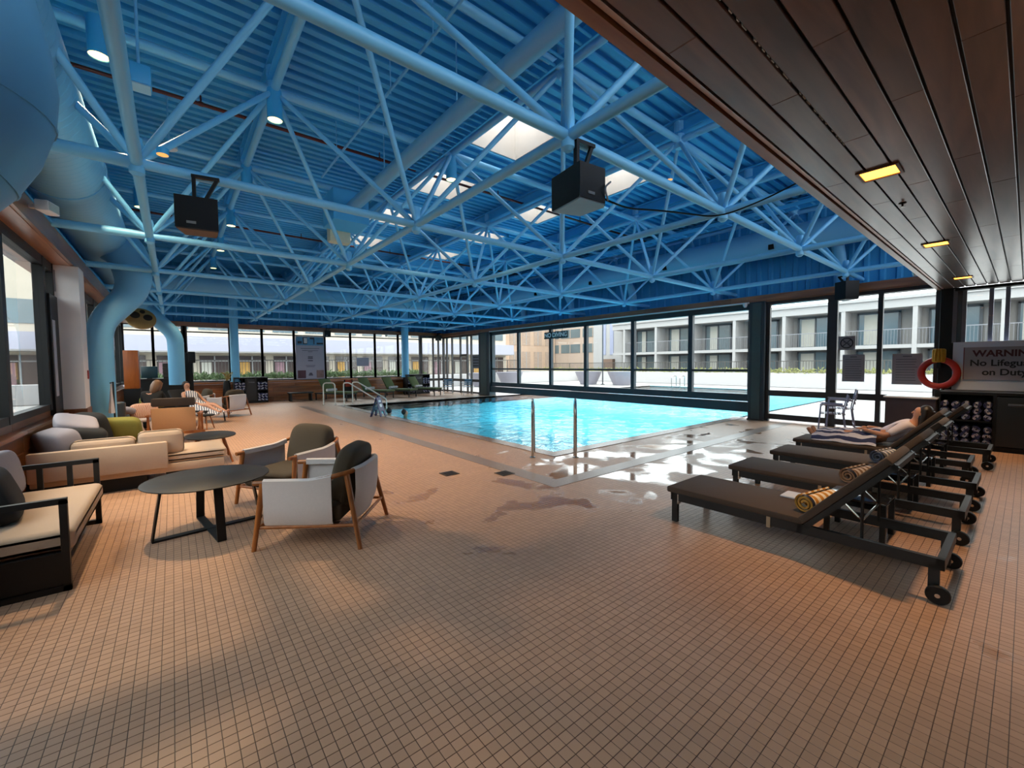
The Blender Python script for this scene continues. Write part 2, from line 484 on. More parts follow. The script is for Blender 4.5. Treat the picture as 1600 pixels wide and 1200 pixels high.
L.new(geo.outputs['Position'], mp.inputs[0])
n1 = N.new('ShaderNodeTexNoise'); n1.inputs['Scale'].default_value = 2.2; n1.inputs['Detail'].default_value = 3; n1.inputs['Distortion'].default_value = 1.0
L.new(mp.outputs[0], n1.inputs['Vector'])
bp = N.new('ShaderNodeBump'); bp.inputs['Strength'].default_value = 0.55; bp.inputs['Distance'].default_value = 0.06
L.new(n1.outputs['Fac'], bp.inputs['Height']); L.new(bp.outputs[0], gl.inputs['Normal']); L.new(bp.outputs[0], fr.inputs['Normal'])
iv = N.new('ShaderNodeMath'); iv.operation = 'SUBTRACT'; iv.inputs[0].default_value = 1.0; L.new(geo.outputs['Backfacing'], iv.inputs[1])
mu = N.new('ShaderNodeMath'); mu.operation = 'MULTIPLY'; L.new(fr.outputs[0], mu.inputs[0]); L.new(iv.outputs[0], mu.inputs[1])
L.new(mu.outputs[0], mx.inputs[0]); L.new(tr.outputs[0], mx.inputs[1]); L.new(gl.outputs[0], mx.inputs[2]); L.new(mx.outputs[0], N['Material Output'].inputs[0])
wm_ = bpy.data.meshes.new('water')
wm_.from_pydata([(0, 0, -0.05), (W_, 0, -0.05), (W_, H_, -0.05), (0, H_, -0.05)], [], [(0, 1, 2, 3)]); wm_.materials.append(ws)
inst('water', wm_, pool)
MARK = mat('dark_blue_marker_tile', '#1d2c48', 0.4)
for k in range(9):
    if k in (3,): continue
    G().box(4.2 + k * 0.42, 4.45 + k * 0.42, H_ - 0.012, H_, -0.34 if k % 2 else -0.3, -0.1).build('depth_marker', MARK, pool)

# ------------------------------------------------------------------ roof
ZD = 6.0
ceil = thing('ceiling', 'blue corrugated steel roof deck over the pool hall', 'ceiling', (0, 0, ZD), kind='structure')
skx = [5.25, 8.35]; sky_ = [6.4, 9.1, 11.9, 14.7]; SW, SH = 0.58, 0.62
RP = 0.228
def deck(x0, x1, y0, y1):
    g = G(); n = max(1, int(round((y1 - y0) / RP))); p = (y1 - y0) / n
    pts = []
    for k in range(n):
        y = y0 + k * p
        pts += [(y, 0.075), (y + p * 0.30, 0.075), (y + p * 0.42, 0.0), (y + p * 0.88, 0.0)]
    pts.append((y1, 0.075))
    vs = [(x, y, z) for y, z in pts for x in (x0, x1)]
    fs = [(2 * i, 2 * i + 1, 2 * i + 3, 2 * i + 2) for i in range(len(pts) - 1)]
    g.add(vs, fs); g.box(x0, x1, y0, y1, 0.10, 0.16)
    return g.build('deck_sheet', BLUED, ceil, smooth=False)
X0, X1 = -2.0, 13.4
ys = [YB]
for c in sky_: ys += [c - SH - 0.03, c + SH + 0.03]
ys.append(23.0)
for k in range(len(ys) - 1):
    if k % 2 == 0: deck(X0, X1, ys[k], ys[k + 1])
    else:
        xs = [X0]
        for c in skx: xs += [c - SW - 0.03, c + SW + 0.03]
        xs.append(X1)
        for m in range(0, len(xs), 2): deck(xs[m], xs[m + 1], ys[k], ys[k + 1])
SKW = mat('skylight_shaft_white', '#d9d3cb', 0.7, var=0.05)
SKG = glass('skylight_glass', (0.97, 0.97, 0.97))
num = 0
for c in sky_:
    for x in skx:
        num += 1
        s = thing('skylight', ('white shafted square skylight in the blue roof, row %d from the far end, %s column' % (sky_.index(14.7) + 1 - sky_.index(c), 'nearer the pool window' if x > 6 else 'over the pool edge')), 'skylight', (x, c, ZD), group='roof skylights', kind='structure')
        g = G(); w = 0.02; h = 0.95
        g.box(-SW - w, -SW, -SH - w, SH + w, -0.06, h).box(SW, SW + w, -SH - w, SH + w, -0.06, h).box(-SW, SW, -SH - w, -SH, -0.06, h).box(-SW, SW, SH, SH + w, -0.06, h)
        g.build('shaft', SKW, s, smooth=False)
        G().box(-SW, SW, -SH, SH, h - 0.01, h).build('pane', SKG, s, smooth=False)
        G().box(-SW - 0.07, -SW - w, -SH - 0.07, SH + 0.07, -0.10, -0.02).box(SW + w, SW + 0.07, -SH - 0.07, SH + 0.07, -0.10, -0.02).box(-SW - 0.07, SW + 0.07, -SH - 0.07, -SH - w, -0.10, -0.02).box(-SW - 0.07, SW + 0.07, SH + w, SH + 0.07, -0.10, -0.02).build('curb', BLUED, s, smooth=False)
        portal((x, c, ZD + h + 0.03), (0, 0, 0), 2 * SW, 2 * SH)

# space frame: lower grid nodes at z 3.6, upper grid at 5.6
ZA, ZB, DX, DY = 3.6, 5.6, 2.98, 2.95
LX = [-0.2 + DX * k for k in range(5)]; LY = [2.62 + DY * j for j in range(-2, 7)]
UX = [LX[0] - DX / 2 + DX * k for k in range(6)]; UY = [LY[0] - DY / 2 + DY * j for j in range(10)]
sf = thing('space_frame', 'light blue tubular space frame truss carrying the pool hall roof', 'space frame', (0, 0, 0), kind='structure')
def cylmesh(name, r, L_, n=12, taper=0.0):
    g = G()
    if taper: g.lathe([(r * 0.45, 0), (r, taper), (r, L_ - taper), (r * 0.45, L_)], n)
    else: g.lathe([(r, 0), (r, L_)], n)
    return g.mesh(name, BLUE)
chx = cylmesh('chord', 0.050, DX); chy = cylmesh('chord', 0.050, DY)
tpx = cylmesh('top_chord', 0.058, DX); tpy = cylmesh('top_chord', 0.058, DY)
wl = math.sqrt((DX / 2) ** 2 + (DY / 2) ** 2 + (ZB - ZA) ** 2)
web = cylmesh('diagonal', 0.036, wl, 10, 0.22)
nodem = G().lathe([(0.03, -0.13), (0.062, -0.10), (0.062, 0.18), (0.05, 0.24)], 14).mesh('node', BLUE)
tnode = G().lathe([(0.06, -0.14), (0.09, -0.10), (0.09, 0.12), (0.09, 0.34)], 14).mesh('node', BLUE)
for y in LY:
    for k in range(4): inst('chord', chx, sf, frame_to((LX[k], y, ZA), (LX[k + 1], y, ZA)))
for x in LX:
    for j in range(len(LY) - 1): inst('chord', chy, sf, frame_to((x, LY[j], ZA), (x, LY[j + 1], ZA)))
    for y in LY: inst('node', nodem, sf, Matrix.Translation((x, y, ZA)))
for y in UY:
    for k in range(5): inst('top_chord', tpx, sf, frame_to((UX[k], y, ZB), (UX[k + 1], y, ZB)))
for x in UX:
    for j in range(len(UY) - 1): inst('top_chord', tpy, sf, frame_to((x, UY[j], ZB), (x, UY[j + 1], ZB)))
    for y in UY: inst('node', tnode, sf, Matrix.Translation((x, y, ZB)))
for x in LX:
    for y in LY:
        for sx in (-1, 1):
            for sy in (-1, 1):
                inst('diagonal', web, sf, frame_to((x, y, ZA), (x + sx * DX / 2, y + sy * DY / 2, ZB)))
# stub ties from the edge nodes to the walls
for y in LY:
    G().tube([(LX[0], y, ZA), (-1.75, y, ZA)], 0.06).build('wall_tie', BLUE, sf)
    G().tube([(LX[4], y, ZA), (13.15, y, ZA)], 0.055).build('wall_tie', BLUE, sf)
for x in LX: G().tube([(x, LY[-1], ZA), (x, 22.55, ZA)], 0.055).build('wall_tie', BLUE, sf)
for x in UX:
    G().box(x - 0.09, x + 0.09, YB, 22.9, 5.92, 5.95).box(x - 0.012, x + 0.012, YB, 22.9, 5.72, 5.93).box(x - 0.09, x + 0.09, YB, 22.9, 5.70, 5.725).build('purlin', BLUED, sf, smooth=False)

# upper blue walls of the roof volume, vertical ribs
def ribbed(axis, pos, a, b, z0, z1, name, label, facing):
    g = G(); n = int((b - a) / 0.3); p = (b - a) / n
    pts = []
    for k in range(n): pts += [(a + k * p, 0), (a + k * p + p * 0.55, 0), (a + k * p + p * 0.65, 0.05), (a + k * p + p * 0.9, 0.05)]
    pts.append((b, 0))
    vs = []
    for u, d in pts:
        for z in (z0, z1): vs.append((pos + facing * d, u, z) if axis == 'x' else (u, pos + facing * d, z))
    g.add(vs, [(2 * i, 2 * i + 2, 2 * i + 3, 2 * i + 1) for i in range(len(pts) - 1)])
    q0, q1 = sorted((pos - facing * 0.02, pos - facing * 0.12))
    if axis == 'x': g.box(q0, q1, a, b, z0, z1)
    else: g.box(a, b, q0, q1, z0, z1)
    o = g.build(name, BLUEW, smooth=False)
    return tag(o, label, 'wall', kind='structure')
ribbed('x', 13.25, YB, 22.8, 3.41, 6.1, 'wall_right_upper', 'dark blue ribbed upper wall above the pool window', -1)
ribbed('x', -1.85, YB, 22.8, 3.41, 6.1, 'wall_left_upper', 'dark blue ribbed upper wall behind the big round duct', 1)
ribbed('y', 22.7, -1.9, 13.3, 3.41, 6.1, 'wall_far_upper', 'dark blue ribbed upper wall at the far end of the hall', -1)
# ledges closing the step between fascia and upper walls
t = G().box(12.5, 13.3, 1.2, 22.4, 3.40, 3.43).box(-1.9, -1.21, 1.2, 22.4, 3.57, 3.60).box(-1.9, 13.3, 21.9, 22.8, 3.395, 3.425).build('trim_3', BLUEW, smooth=False)
tag(t, 'blue painted ledge running round the hall on top of the wood fascia', 'ledge', kind='structure')
# fascias
def fascia(name, label, boards, m, soffit):
    e = thing(name, label, 'fascia', kind='structure')
    for b in boards: G().box(*b).build('board', m, e, smooth=False)
    G().box(*soffit).build('soffit_board', m, e, smooth=False)
    return e
fascia('trim_4', 'reddish wood fascia above the long pool window', [(12.46, 12.5, 1.24 + k * 4.16, 1.24 + (k + 1) * 4.16 - 0.006, 3.25, 3.41) for k in range(5)], TRIMW, (12.5, 13.3, 1.24, 22, 3.22, 3.25))
fascia('trim_5', 'reddish wood fascia along the far window wall', [(-1.22 + k * 2.745, -1.22 + (k + 1) * 2.745 - 0.006, 21.86, 21.9, 3.29, 3.45) for k in range(5)], TRIMX, (-1.22, 12.5, 21.9, 22.6, 3.28, 3.31))
fascia('trim_6', 'reddish wood fascia above the left windows under the round duct', [(-1.26, -1.22, YB + k * 4.3, YB + (k + 1) * 4.3 - 0.006, 3.30, 3.57) for k in range(6)], TRIMW, (-1.9, -1.26, YB, 22, 3.29, 3.32))
for x in (12.62,):
    t = G().box(x, 13.3, 1.0, 22.1, 3.2, 3.23).build('trim_7', DARKF, smooth=False)
    tag(t, 'dark head strip above the pool window frames', 'trim', kind='structure')

# wooden plank soffit on the near right
sof = thing('ceiling_soffit', 'low ceiling of wide brown mahogany planks over the deck loungers', 'ceiling', (0, 0, 3.06), kind='structure')
for i in range(9):
    y1 = 1.119 - 0.1465 * i; y0 = y1 - 0.1345
    x = -3.0 + (i * 0.83) % 2.0; first = True
    while x < 12.25:
        xe = min(x + 2.44, 12.28)
        G().rbox(x, xe - 0.003, y0, y1, 0, 0.02, 0.003, 1).build('plank', SOFW, sof, smooth=False)
        x = xe
G().box(-3.2, 12.3, -0.20, 1.235, 0.026, 0.06).build('backing', BLACK, sof, smooth=False)
G().box(-3.2, 12.3, YB, -0.20, 0.0, 0.06).build('plank_field', SOFW, sof, smooth=False)
G().box(-3.2, 12.3, 1.170, 1.235, -0.012, 0.35).build('edge_board', TRIMX, sof, smooth=False)
LIGHTSTRIP = mat('pinkish_aluminium', '#c9aea4', 0.35, metal=0.6)
G().box(-3.2, 12.3, 1.134, 1.160, 0.004, 0.03).build('edge_strip', LIGHTSTRIP, sof, smooth=False)
G().box(-3.2, 12.3, YB, 1.2, 0.30, 0.35).build('roof_slab', BLACK, sof, smooth=False)
FLECK = mat('white_paint_fleck', '#d8d4d0', 0.6)
g = G()
for k in range(40):
    x = 1.6 + k * 0.05 + random.random() * 0.03
    if random.random() < 0.75: g.box(x, x + random.uniform(0.012, 0.035), 0.829, 0.834, 0.004, 0.02)
tag(g.build('paint_fleck', FLECK, sof, smooth=False), kind='stuff')
AMBER = emit('amber_lens', '#ffa53a', 5.5)
BRASS = mat('dark_brass_frame', '#5a3418', 0.4, metal=0.5)
for k, x in enumerate((4.305, 7.47, 10.85, 1.15)):
    lab = ['square amber recessed light in the plank ceiling above the first lounger', 'square amber recessed light in the plank ceiling, second along', 'square amber recessed light in the plank ceiling beside the window post', 'square amber recessed light in the plank ceiling out of view above the camera'][k]
    s = thing('recessed_light', lab, 'ceiling light', (x, 0.77, 3.06), group='amber soffit lights')
    g = G(); g.box(-0.125, 0.125, -0.125, -0.105, -0.012, 0.03).box(-0.125, 0.125, 0.105, 0.125, -0.012, 0.03).box(-0.125, -0.105, -0.105, 0.105, -0.012, 0.03).box(0.105, 0.125, -0.105, 0.105, -0.012, 0.03)
    g.build('frame', BRASS, s, smooth=False)
    G().box(-0.105, 0.105, -0.105, 0.105, -0.004, 0.02).build('lens', AMBER, s, smooth=False)
    spot(s, (0, 0, -0.03), [170, 180, 200, 0.01][k], 96, 1.0, (1.0, 0.64, 0.34), 0.09)
s = thing('sprinkler', 'small dark sprinkler head in the plank ceiling behind the amber light', 'sprinkler', (5.30, 0.778, 3.06))
G().lathe([(0.028, 0), (0.028, -0.006), (0.008, -0.01), (0.008, -0.035)], 12).build('escutcheon', BLACK, s)
G().lathe([(0.022, -0.035), (0.022, -0.038)], 8).build('deflector', STEEL, s)
s = thing('track_light', 'small silver fixture hanging at the plank ceiling edge by the right window', 'light', (11.2, 1.4, 3.3))
G().lathe([(0.06, -0.06), (0.06, 0.06)], 14, rotm(R(80), 0, R(20))).build('housing', WHITE, s)
G().box(-0.015, 0.015, -0.12, 0.02, 0.05, 0.08).build('bracket', WHITE, s)

# ------------------------------------------------------------------ pool window (lifts as one)
w1 = thing('window_1', 'tall dark-framed lifting window wall standing over the pool water', 'window', (XR, 0, 0), kind='structure')
ye = [17.17, 15.05, 12.9, 10.94, 8.77, 6.66, 4.87]
G().box(-0.03, 0.12, 4.87, 17.17, 3.06, 3.22).build('head_rail', GATE, w1, smooth=False)
G().box(-0.05, 0.14, 4.87, 17.17, 0.50, 0.70).build('bottom_rail', GATE, w1, smooth=False)
G().box(-0.10, 0.20, 4.87, 17.17, 0.20, 0.47).build('bottom_beam', GATE, w1, smooth=False)
for k, y in enumerate(ye):
    a = 0.07 if 0 < k < 6 else 0.10
    G().box(-0.03, 0.10, y - a, y + a, 0.6, 3.1).build('mullion', GATE, w1, smooth=False)
for k in range(6):
    G().box(-0.02, 0.08, ye[k + 1] + 0.06, ye[k] - 0.06, 1.33, 1.40).build('cross_rail', GATE, w1, smooth=False)
    G().box(0.03, 0.036, ye[k + 1], ye[k], 1.38, 3.08).build('pane', GLS, w1, smooth=False)
    G().box(0.03, 0.036, ye[k + 1], ye[k], 0.66, 1.36).build('pane', GLS, w1, smooth=False)
t = G().tube([(12.42, 17.1, 3.235), (12.42, 4.9, 3.235)], 0.02).build('trim_8', WHITE)
tag(t, 'pale conduit along the head of the pool window', 'conduit', kind='structure')
for k, (y0, y1, lab) in enumerate(((4.5, 4.9, 'dark steel post at the near end of the pool window'), (17.17, 18.1, 'dark green steel post at the far end of the pool window'), (0.95, 1.19, 'dark post behind the red life ring'))):
    c = thing('column', lab, 'column', (XR, (y0 + y1) / 2, 0), kind='structure')
    h = (y1 - y0) / 2
    G().rbox(-0.16, 0.25, -h, h, 0, 3.24, 0.012, 1).build('shaft', GATE if k < 2 else BLACK, c, smooth=False)
    if k < 2: G().box(-0.175, -0.16, -h * 0.55, h * 0.55, 0.02, 3.2).build('guide_track', mat('green_steel', '#3b4a48', 0.4), c, smooth=False)
    G().box(-0.19, 0.25, -h - 0.01, h + 0.01, 0, 0.04).build('base_plate', DARKF, c, smooth=False)

def glazing(name, label, origin, along, verts, rails, z0, z1, panes, m=DARKF, mw=0.035, dep=0.05, thick=()):
    """window wall: verts = positions along axis, rails = heights of horizontal bars (z0,z1)"""
    e = thing(name, label, 'window', origin, kind='structure')
    def bx(a0, a1, d0, d1, za, zb): return (d0, d1, a0, a1, za, zb) if along == 'y' else (a0, a1, d0, d1, za, zb)
    for i, v in enumerate(verts):
        w = mw * (2.2 if i in thick else 1)
        G().box(*bx(v - w, v + w, -dep, dep, z0, z1)).build('mullion', m, e, smooth=False)
    for i in range(len(verts) - 1):
        for za, zb in rails:
            G().box(*bx(verts[i] + mw, verts[i + 1] - mw, -dep * 0.9, dep * 0.9, za, zb)).build('rail', m, e, smooth=False)
        for za, zb in panes:
            G().box(*bx(verts[i], verts[i + 1], -0.004, 0.004, za, zb)).build('pane', GLS, e, smooth=False)
    return e
glazing('window_2', 'bronze-framed glazed doors between the two dark posts on the right', (XR, 0, 0), 'y', [1.22, 2.15, 3.04, 4.46], [(0.06, 0.20), (0.69, 0.84), (3.14, 3.24)], 0.0, 3.24, [(0.16, 0.72), (0.80, 3.18)], mw=0.045, thick=(2,))
glazing('window_3', 'full height glazing in the far right corner beside the green post', (XR, 0, 0), 'y', [18.1, 19.0, 19.4, 20.1, 21.0, 21.6, 21.96], [(0.03, 0.12), (0.66, 0.80), (3.14, 3.22)], 0.0, 3.24, [(0.1, 0.7), (0.76, 3.18)], mw=0.035)
G().box(-0.04, 0.04, 19.43, 20.07, 2.05, 2.17).build('door_head', DARKF, bpy.data.objects['window_3'], smooth=False)
fx = [-1.46, -0.57, 0.42, 1.98, 3.20, 4.52, 5.90, 7.15, 8.43, 9.73, 11.05]
for k in range(10):
    if k == 5: pass
    glazing('window_%d' % (k + 4), 'far wall window bay %d from the left corner with brown mullions' % (k + 1), (0, YF, 0), 'x', [fx[k], fx[k + 1]], [(0.92, 0.99), (3.02, 3.07), (3.26, 3.32)], 0.92, 3.32, [(0.95, 3.04), (3.05, 3.3)], mw=0.045, thick=(0,) if k == 2 else ())
glazing('window_14', 'full height bay at the right end of the far wall', (0, YF, 0), 'x', [11.15, 11.9, 12.25, 12.58], [(0.03, 0.12), (0.66, 0.80), (3.14, 3.32)], 0.0, 3.32, [(0.1, 0.7), (0.76, 3.2)], mw=0.04)
ly = [YB, -2.0, 0.2, 2.7, 5.2, 7.37, 9.45, 10.1]
glazing('window_15', 'dark-framed windows along the left wall beside the sofas', (XL, 0, 0), 'y', ly, [(0.95, 1.04), (3.15, 3.32)], 0.95, 3.32, [(1.02, 3.18)], m=BLACK, mw=0.07, dep=0.06)
glazing('window_16', 'dark-framed windows on the left wall beyond the blue drop pipe', (XL, 0, 0), 'y', [12.1, 13.4, 14.7, 16.0, 17.4, 18.9, 20.6, 21.9], [(0.95, 1.04), (3.15, 3.32)], 0.95, 3.32, [(1.02, 3.18)], m=BLACK, mw=0.07, dep=0.06)
# wainscots
def wains(name, label, segs, m):
    e = thing(name, label, 'wall', kind='structure')
    for b in segs: G().rbox(*b, 0.004, 1).build('board', m, e, smooth=False)
    return e
bs = []
for r_ in range(4):
    for k in range(5):
        x0 = -1.48 + k * 2.516 + (0.9 if r_ % 2 and k else 0); x1 = -1.48 + (k + 1) * 2.516 + (0.9 if r_ % 2 and k < 4 else 0)
        bs.append((max(x0, -1.4), min(x1, 11.1) - 0.004, 21.78, 21.95, r_ * 0.21, r_ * 0.21 + 0.204))
bs.append((-1.35, 11.1, 21.70, 22.1, 0.845, 0.93))
wains('wall_far', 'orange-brown horizontal board wainscot under the far windows', bs, WAINX)
bs = []
for r_ in range(4):
    for k in range(9):
        y0 = YB + k * 2.88; bs.append((-1.50, -1.41, y0, y0 + 2.876, r_ * 0.2, r_ * 0.2 + 0.196))
for k in range(9): bs.append((-1.60, -1.37, YB + k * 2.88, YB + k * 2.88 + 2.876, 0.81, 0.85))
for k in range(9): bs.append((-1.58, -1.49, YB + k * 2.88, YB + k * 2.88 + 2.876, 0.85, 0.95))
wains('wall_left', 'dark reddish wood wainscot and ledge under the left windows', bs, WAINY)
t = G().box(-3.2, 12.6, YB - 0.1, YB, 0, 3.1).build('wall_back', MAHOG, smooth=False)
tag(t, 'mahogany wall behind the viewer', 'wall', kind='structure')
pier = thing('column', 'white painted wall pier between the left windows and the blue drop pipe', 'column', (-1.34, 10.35, 0), kind='structure')
G().rbox(-0.25, 0.175, -0.25, 0.25, 0.9, 3.29, 0.006, 1).build('shaft', WHITE, pier, smooth=False)
G().box(-0.25, 0.19, -0.27, 0.27, 0.0, 0.9).build('wood_base', WAINY, pier, smooth=False)
G().box(0.175, 0.19, 0.06, 0.16, 1.40, 1.55).build('call_point', mat('red_plastic', '#8c1f22', 0.4), pier, smooth=False)
G().box(-0.2, -0.1, -0.27, -0.25, 2.85, 3.2).build('panel', mat('grey_box', '#8d8a90', 0.5), pier, smooth=False)
door = thing('door_1', 'black door frame with a pale notice beside the white pier', 'door', (XL, 9.82, 0), kind='structure')
G().box(0.02, 0.09, -0.3, 0.26, 0.86, 2.75).build('leaf', BLACK, door, smooth=False)
G().box(0.09, 0.094, -0.22, -0.02, 1.15, 2.35).build('notice', mat('notice_paper', '#a9acb8', 0.7), door, smooth=False)
e = tag(G().box(XL - 0.1, XL + 0.1, 10.6, 12.05, 0.86, 3.29).build('wall_left_pier', WHITE, smooth=False), 'white wall strip behind the blue drop pipe', 'wall', kind='structure')
# right end wall beyond the dark post
e = thing('window_17', 'grey and clear glazing above the white warning panel', 'window', (12.45, 0, 0), kind='structure')
for y in (0.97, 0.84, -1.0, -3.0): G().box(-0.03, 0.03, y - 0.03, y + 0.03, 1.96, 3.06).build('mullion', mat('grey_frame', '#6d6a70', 0.5), e, smooth=False)
for y0, y1 in ((0.46, 0.52), (0.25, 0.31)): G().box(0.1, 0.2, y0, y1, 1.96, 3.06).build('post', mat('lilac_steel', '#86839a', 0.5), e, smooth=False)
G().box(-0.01, 0.01, 0.84, 0.97, 1.96, 3.06).build('dark_pane', mat('dark_tinted_panel', '#3a3536', 0.25), e, smooth=False)
G().box(-0.004, 0.004, YB, 0.84, 1.96, 3.06).build('pane', GLS, e, smooth=False)
t = G().box(12.36, 12.5, YB, 0.97, 0.0, 1.97).build('wall_right_panel', mat('white_panel', '#e6ebf3', 0.5, var=0.03), smooth=False)
tag(t, 'white wall panel carrying the lifeguard warning sign', 'wall', kind='structure')
t = G().box(12.3, 12.5, YB, 0.97, 3.0, 3.06).build('trim_9', BLACK, smooth=False)
tag(t, 'dark strip where the plank ceiling meets the right wall', 'trim', kind='structure')
# ------------------------------------------------------------------ things under the roof
BULB = emit('warm_lamp_face', '#ffca7a', 5.0)
def downlight(x, y, z, label, energy, length=0.42, r=0.10, ang=95):
    s = thing('downlight', label, 'ceiling light', (x, y, z), group='blue can downlights')
    G().lathe([(r, 0), (r, length), (r * 0.5, length + 0.01)], 24, cap=False).lathe([(r * 0.96, 0.0), (r * 0.96, length)], 24, cap=False).build('can', BLUED, s)
    G().lathe([(r * 0.94, 0.012), (r * 0.94, 0.02)], 24).build('lamp_face', BULB, s)
    if energy: spot(s, (0, 0, -0.01), energy, ang, 0.5, LAMP, 0.06)
    return s
rows = ['nearest', 'second', 'third', 'fourth', 'fifth']; rows2 = ['nearest in view', 'second', 'third', 'out of view above']
for j, y in enumerate((7.02, 9.97, 12.9, 15.85, 18.8)):
    downlight(1.29, y, 5.17, 'blue can downlight under the lounge-side truss node, %s in its row' % rows[j], (330, 330, 330, 330, 300)[j], ang=76)
for j, y in enumerate((6.9, 9.75, 12.75)):
    downlight((-0.53, -0.44, -0.44)[j], y, 5.2, 'blue can downlight beside the big round duct, %s in its row' % rows2[j], (640, 400, 380)[j], ang=(112, 80, 80)[j])
downlight(4.27, 7.05, 5.12, 'blue can downlight below the first skylight at the pool edge', 350)
for k, (x, y, z, e, lab) in enumerate(((0.0, 5.6, 3.75, 0, 'small round spotlight clipped to the chord over the left seating'), (7.3, 4.3, 5.0, 0, 'amber disc downlight beyond the hanging speaker'), (7.9, 2.75, 3.72, 0, 'tiny lit spotlight on the truss chord near the plank ceiling'))):
    s = thing('disc_light', lab, 'ceiling light', (x, y, z))
    G().lathe([(0.055, 0), (0.055, 0.06)], 20).build('can', BLUED, s)
    G().lathe([(0.048, -0.004), (0.048, 0.0)], 20).build('lamp_face', emit('amber_disc', '#ffa95a', 1.0), s)
s = thing('smoke_detector', 'small pale smoke detector on the roof between the left trusses', 'detector', (0.09, 9.0, 5.15))
G().lathe([(0.05, 0), (0.11, 0.03), (0.11, 0.07)], 20).build('body', WHITE, s)
G().tube([(0, 0, 0.07), (0, 0, 0.85)], 0.012, 8).build('stem', BLUE, s)
s = thing('heater_box', 'blue box sensor hanging on a rod beside the left truss chord', 'sensor', (-0.16, 5.9, 4.50))
G().rbox(-0.10, 0.10, -0.10, 0.10, 0, 0.20, 0.02).build('body', BLUED, s)
G().box(-0.09, 0.09, -0.09, 0.09, -0.012, 0).build('face', mat('pale_blue_face', '#9ec3d8', 0.5), s)
G().tube([(0, 0, 0.2), (0, 0, 1.5)], 0.014, 8).build('rod', BLUE, s)

# red sprinkler pipes
RED = mat('red_pipe_paint', '#5c1a18', 0.45, var=0.15)
for k, (y, lab) in enumerate(((8.38, 'dark red sprinkler pipe crossing under the deck nearest the camera'), (11.78, 'dark red sprinkler pipe crossing under the deck, second of four'), (15.0, 'dark red sprinkler pipe crossing under the deck, third of four'), (18.0, 'dark red sprinkler pipe crossing under the deck nearest the far wall'))):
    s = thing('sprinkler_pipe', lab, 'pipe', (0, y, 5.75), group='red sprinkler pipes')
    G().tube([(-1.8, 0, 0), (13.1, 0, 0)], 0.028, 10).build('pipe', RED, s)
    for x in (0.5, 3.4, 6.4, 9.4):
        G().lathe([(0.036, -0.03), (0.036, 0.03)], 10, Matrix.Translation((x, 0, 0)) @ rotm(0, R(90), 0)).lathe([(0.012, 0), (0.012, 0.13)], 8, Matrix.Translation((x, 0, 0))).build('coupling', RED, s)
# thin hangers
s = thing('hanger_rods', 'row of thin blue hanger rods and strut rails along the far roof edge', 'rods', (0, 0, 0))
for k in range(14):
    G().tube([(0.2 + k * 0.9, 21.2, 3.55), (0.2 + k * 0.9, 21.2, 4.75)], 0.018, 6).build('rod', BLUE, s)
G().bar((-1.0, 21.2, 4.1), (12.6, 21.2, 4.1), 0.04, 0.05).build('rail', BLUE, s)
s = thing('pipe_hanger', 'thin blue pipe strut with hangers beside the upper round duct', 'rods', (0, 0, 0))
G().bar((2.45, 2.0, 5.35), (2.45, 9.0, 5.35), 0.025, 0.03).build('rail', BLUE, s)
for y in (3.2, 4.4, 5.6, 6.8, 8.0): G().tube([(2.45, y, 5.3), (2.45, y, 6.0)], 0.008, 6).build('rod', BLUE, s)

# ducts
def duct_mat():
    m = bpy.data.materials.new('spiral_duct'); m.use_nodes = True
    nt = m.node_tree; N = nt.nodes; L = nt.links; b = N['Principled BSDF']
    b.inputs['Base Color'].default_value = lin('#74b4da'); b.inputs['Roughness'].default_value = 0.45
    tc = N.new('ShaderNodeTexCoord'); w = N.new('ShaderNodeTexWave'); w.wave_type = 'BANDS'; w.bands_direction = 'Y'; w.wave_profile = 'SAW'
    w.inputs['Scale'].default_value = 2.4
    L.new(tc.outputs['Object'], w.inputs[0])
    rp = N.new('ShaderNodeValToRGB'); rp.color_ramp.elements[0].position = 0.86; rp.color_ramp.elements[1].position = 0.95
    L.new(w.outputs['Fac'], rp.inputs[0])
    bp = N.new('ShaderNodeBump'); bp.inputs['Strength'].default_value = 0.5; bp.inputs['Distance'].default_value = 0.01
    L.new(rp.outputs[0], bp.inputs['Height']); L.new(bp.outputs[0], b.inputs['Normal'])
    return m
SPIR = duct_mat()
def smooth_path(pts, rad, n=6):
    """round the corners of a polyline"""
    P = [Vector(p) for p in pts]; out = [P[0]]
    for i in range(1, len(P) - 1):
        a = (P[i - 1] - P[i]); b_ = (P[i + 1] - P[i])
        d = min(rad, a.length * 0.45, b_.length * 0.45)
        s0 = P[i] + a.normalized() * d; s1 = P[i] + b_.normalized() * d
        for k in range(n + 1):
            t_ = k / n
            out.append((1 - t_) ** 2 * s0 + 2 * t_ * (1 - t_) * P[i] + t_ ** 2 * s1)
    out.append(P[-1]); return out
du = thing('air_duct', 'huge light blue spiral duct along the left wall with three drop pipes', 'duct', (0, 0, 0))
G().tube([(-1.08, -3.5, 4.32), (-1.08, 18.2, 4.32)], 0.46, 32).build('main_run', SPIR, du)
for y in (3.2, 8.2, 13.2): G().tube([(-1.08, y, 4.32), (-1.08, y + 0.05, 4.32)], 0.475, 32).build('joint_band', DUCT, du)
def drop(p, r, rad=0.45, base=0.95):
    q = smooth_path(p, rad, 5)
    G().tube(q, r, 26).build('drop_pipe', DUCT, du)
    for k in range(2, len(q) - 2, 2):
        d_ = (q[k + 1] - q[k - 1]).normalized() * 0.007
        G().tube([q[k] - d_, q[k] + d_], r + 0.005, 26).build('elbow_seam', DUCT, du)
    a = Vector(p[1]) ; G().tube([a + Vector((0, 0, -0.32)), a + Vector((0, 0, -0.28))], r + 0.008, 22).build('joint_band', DUCT, du)
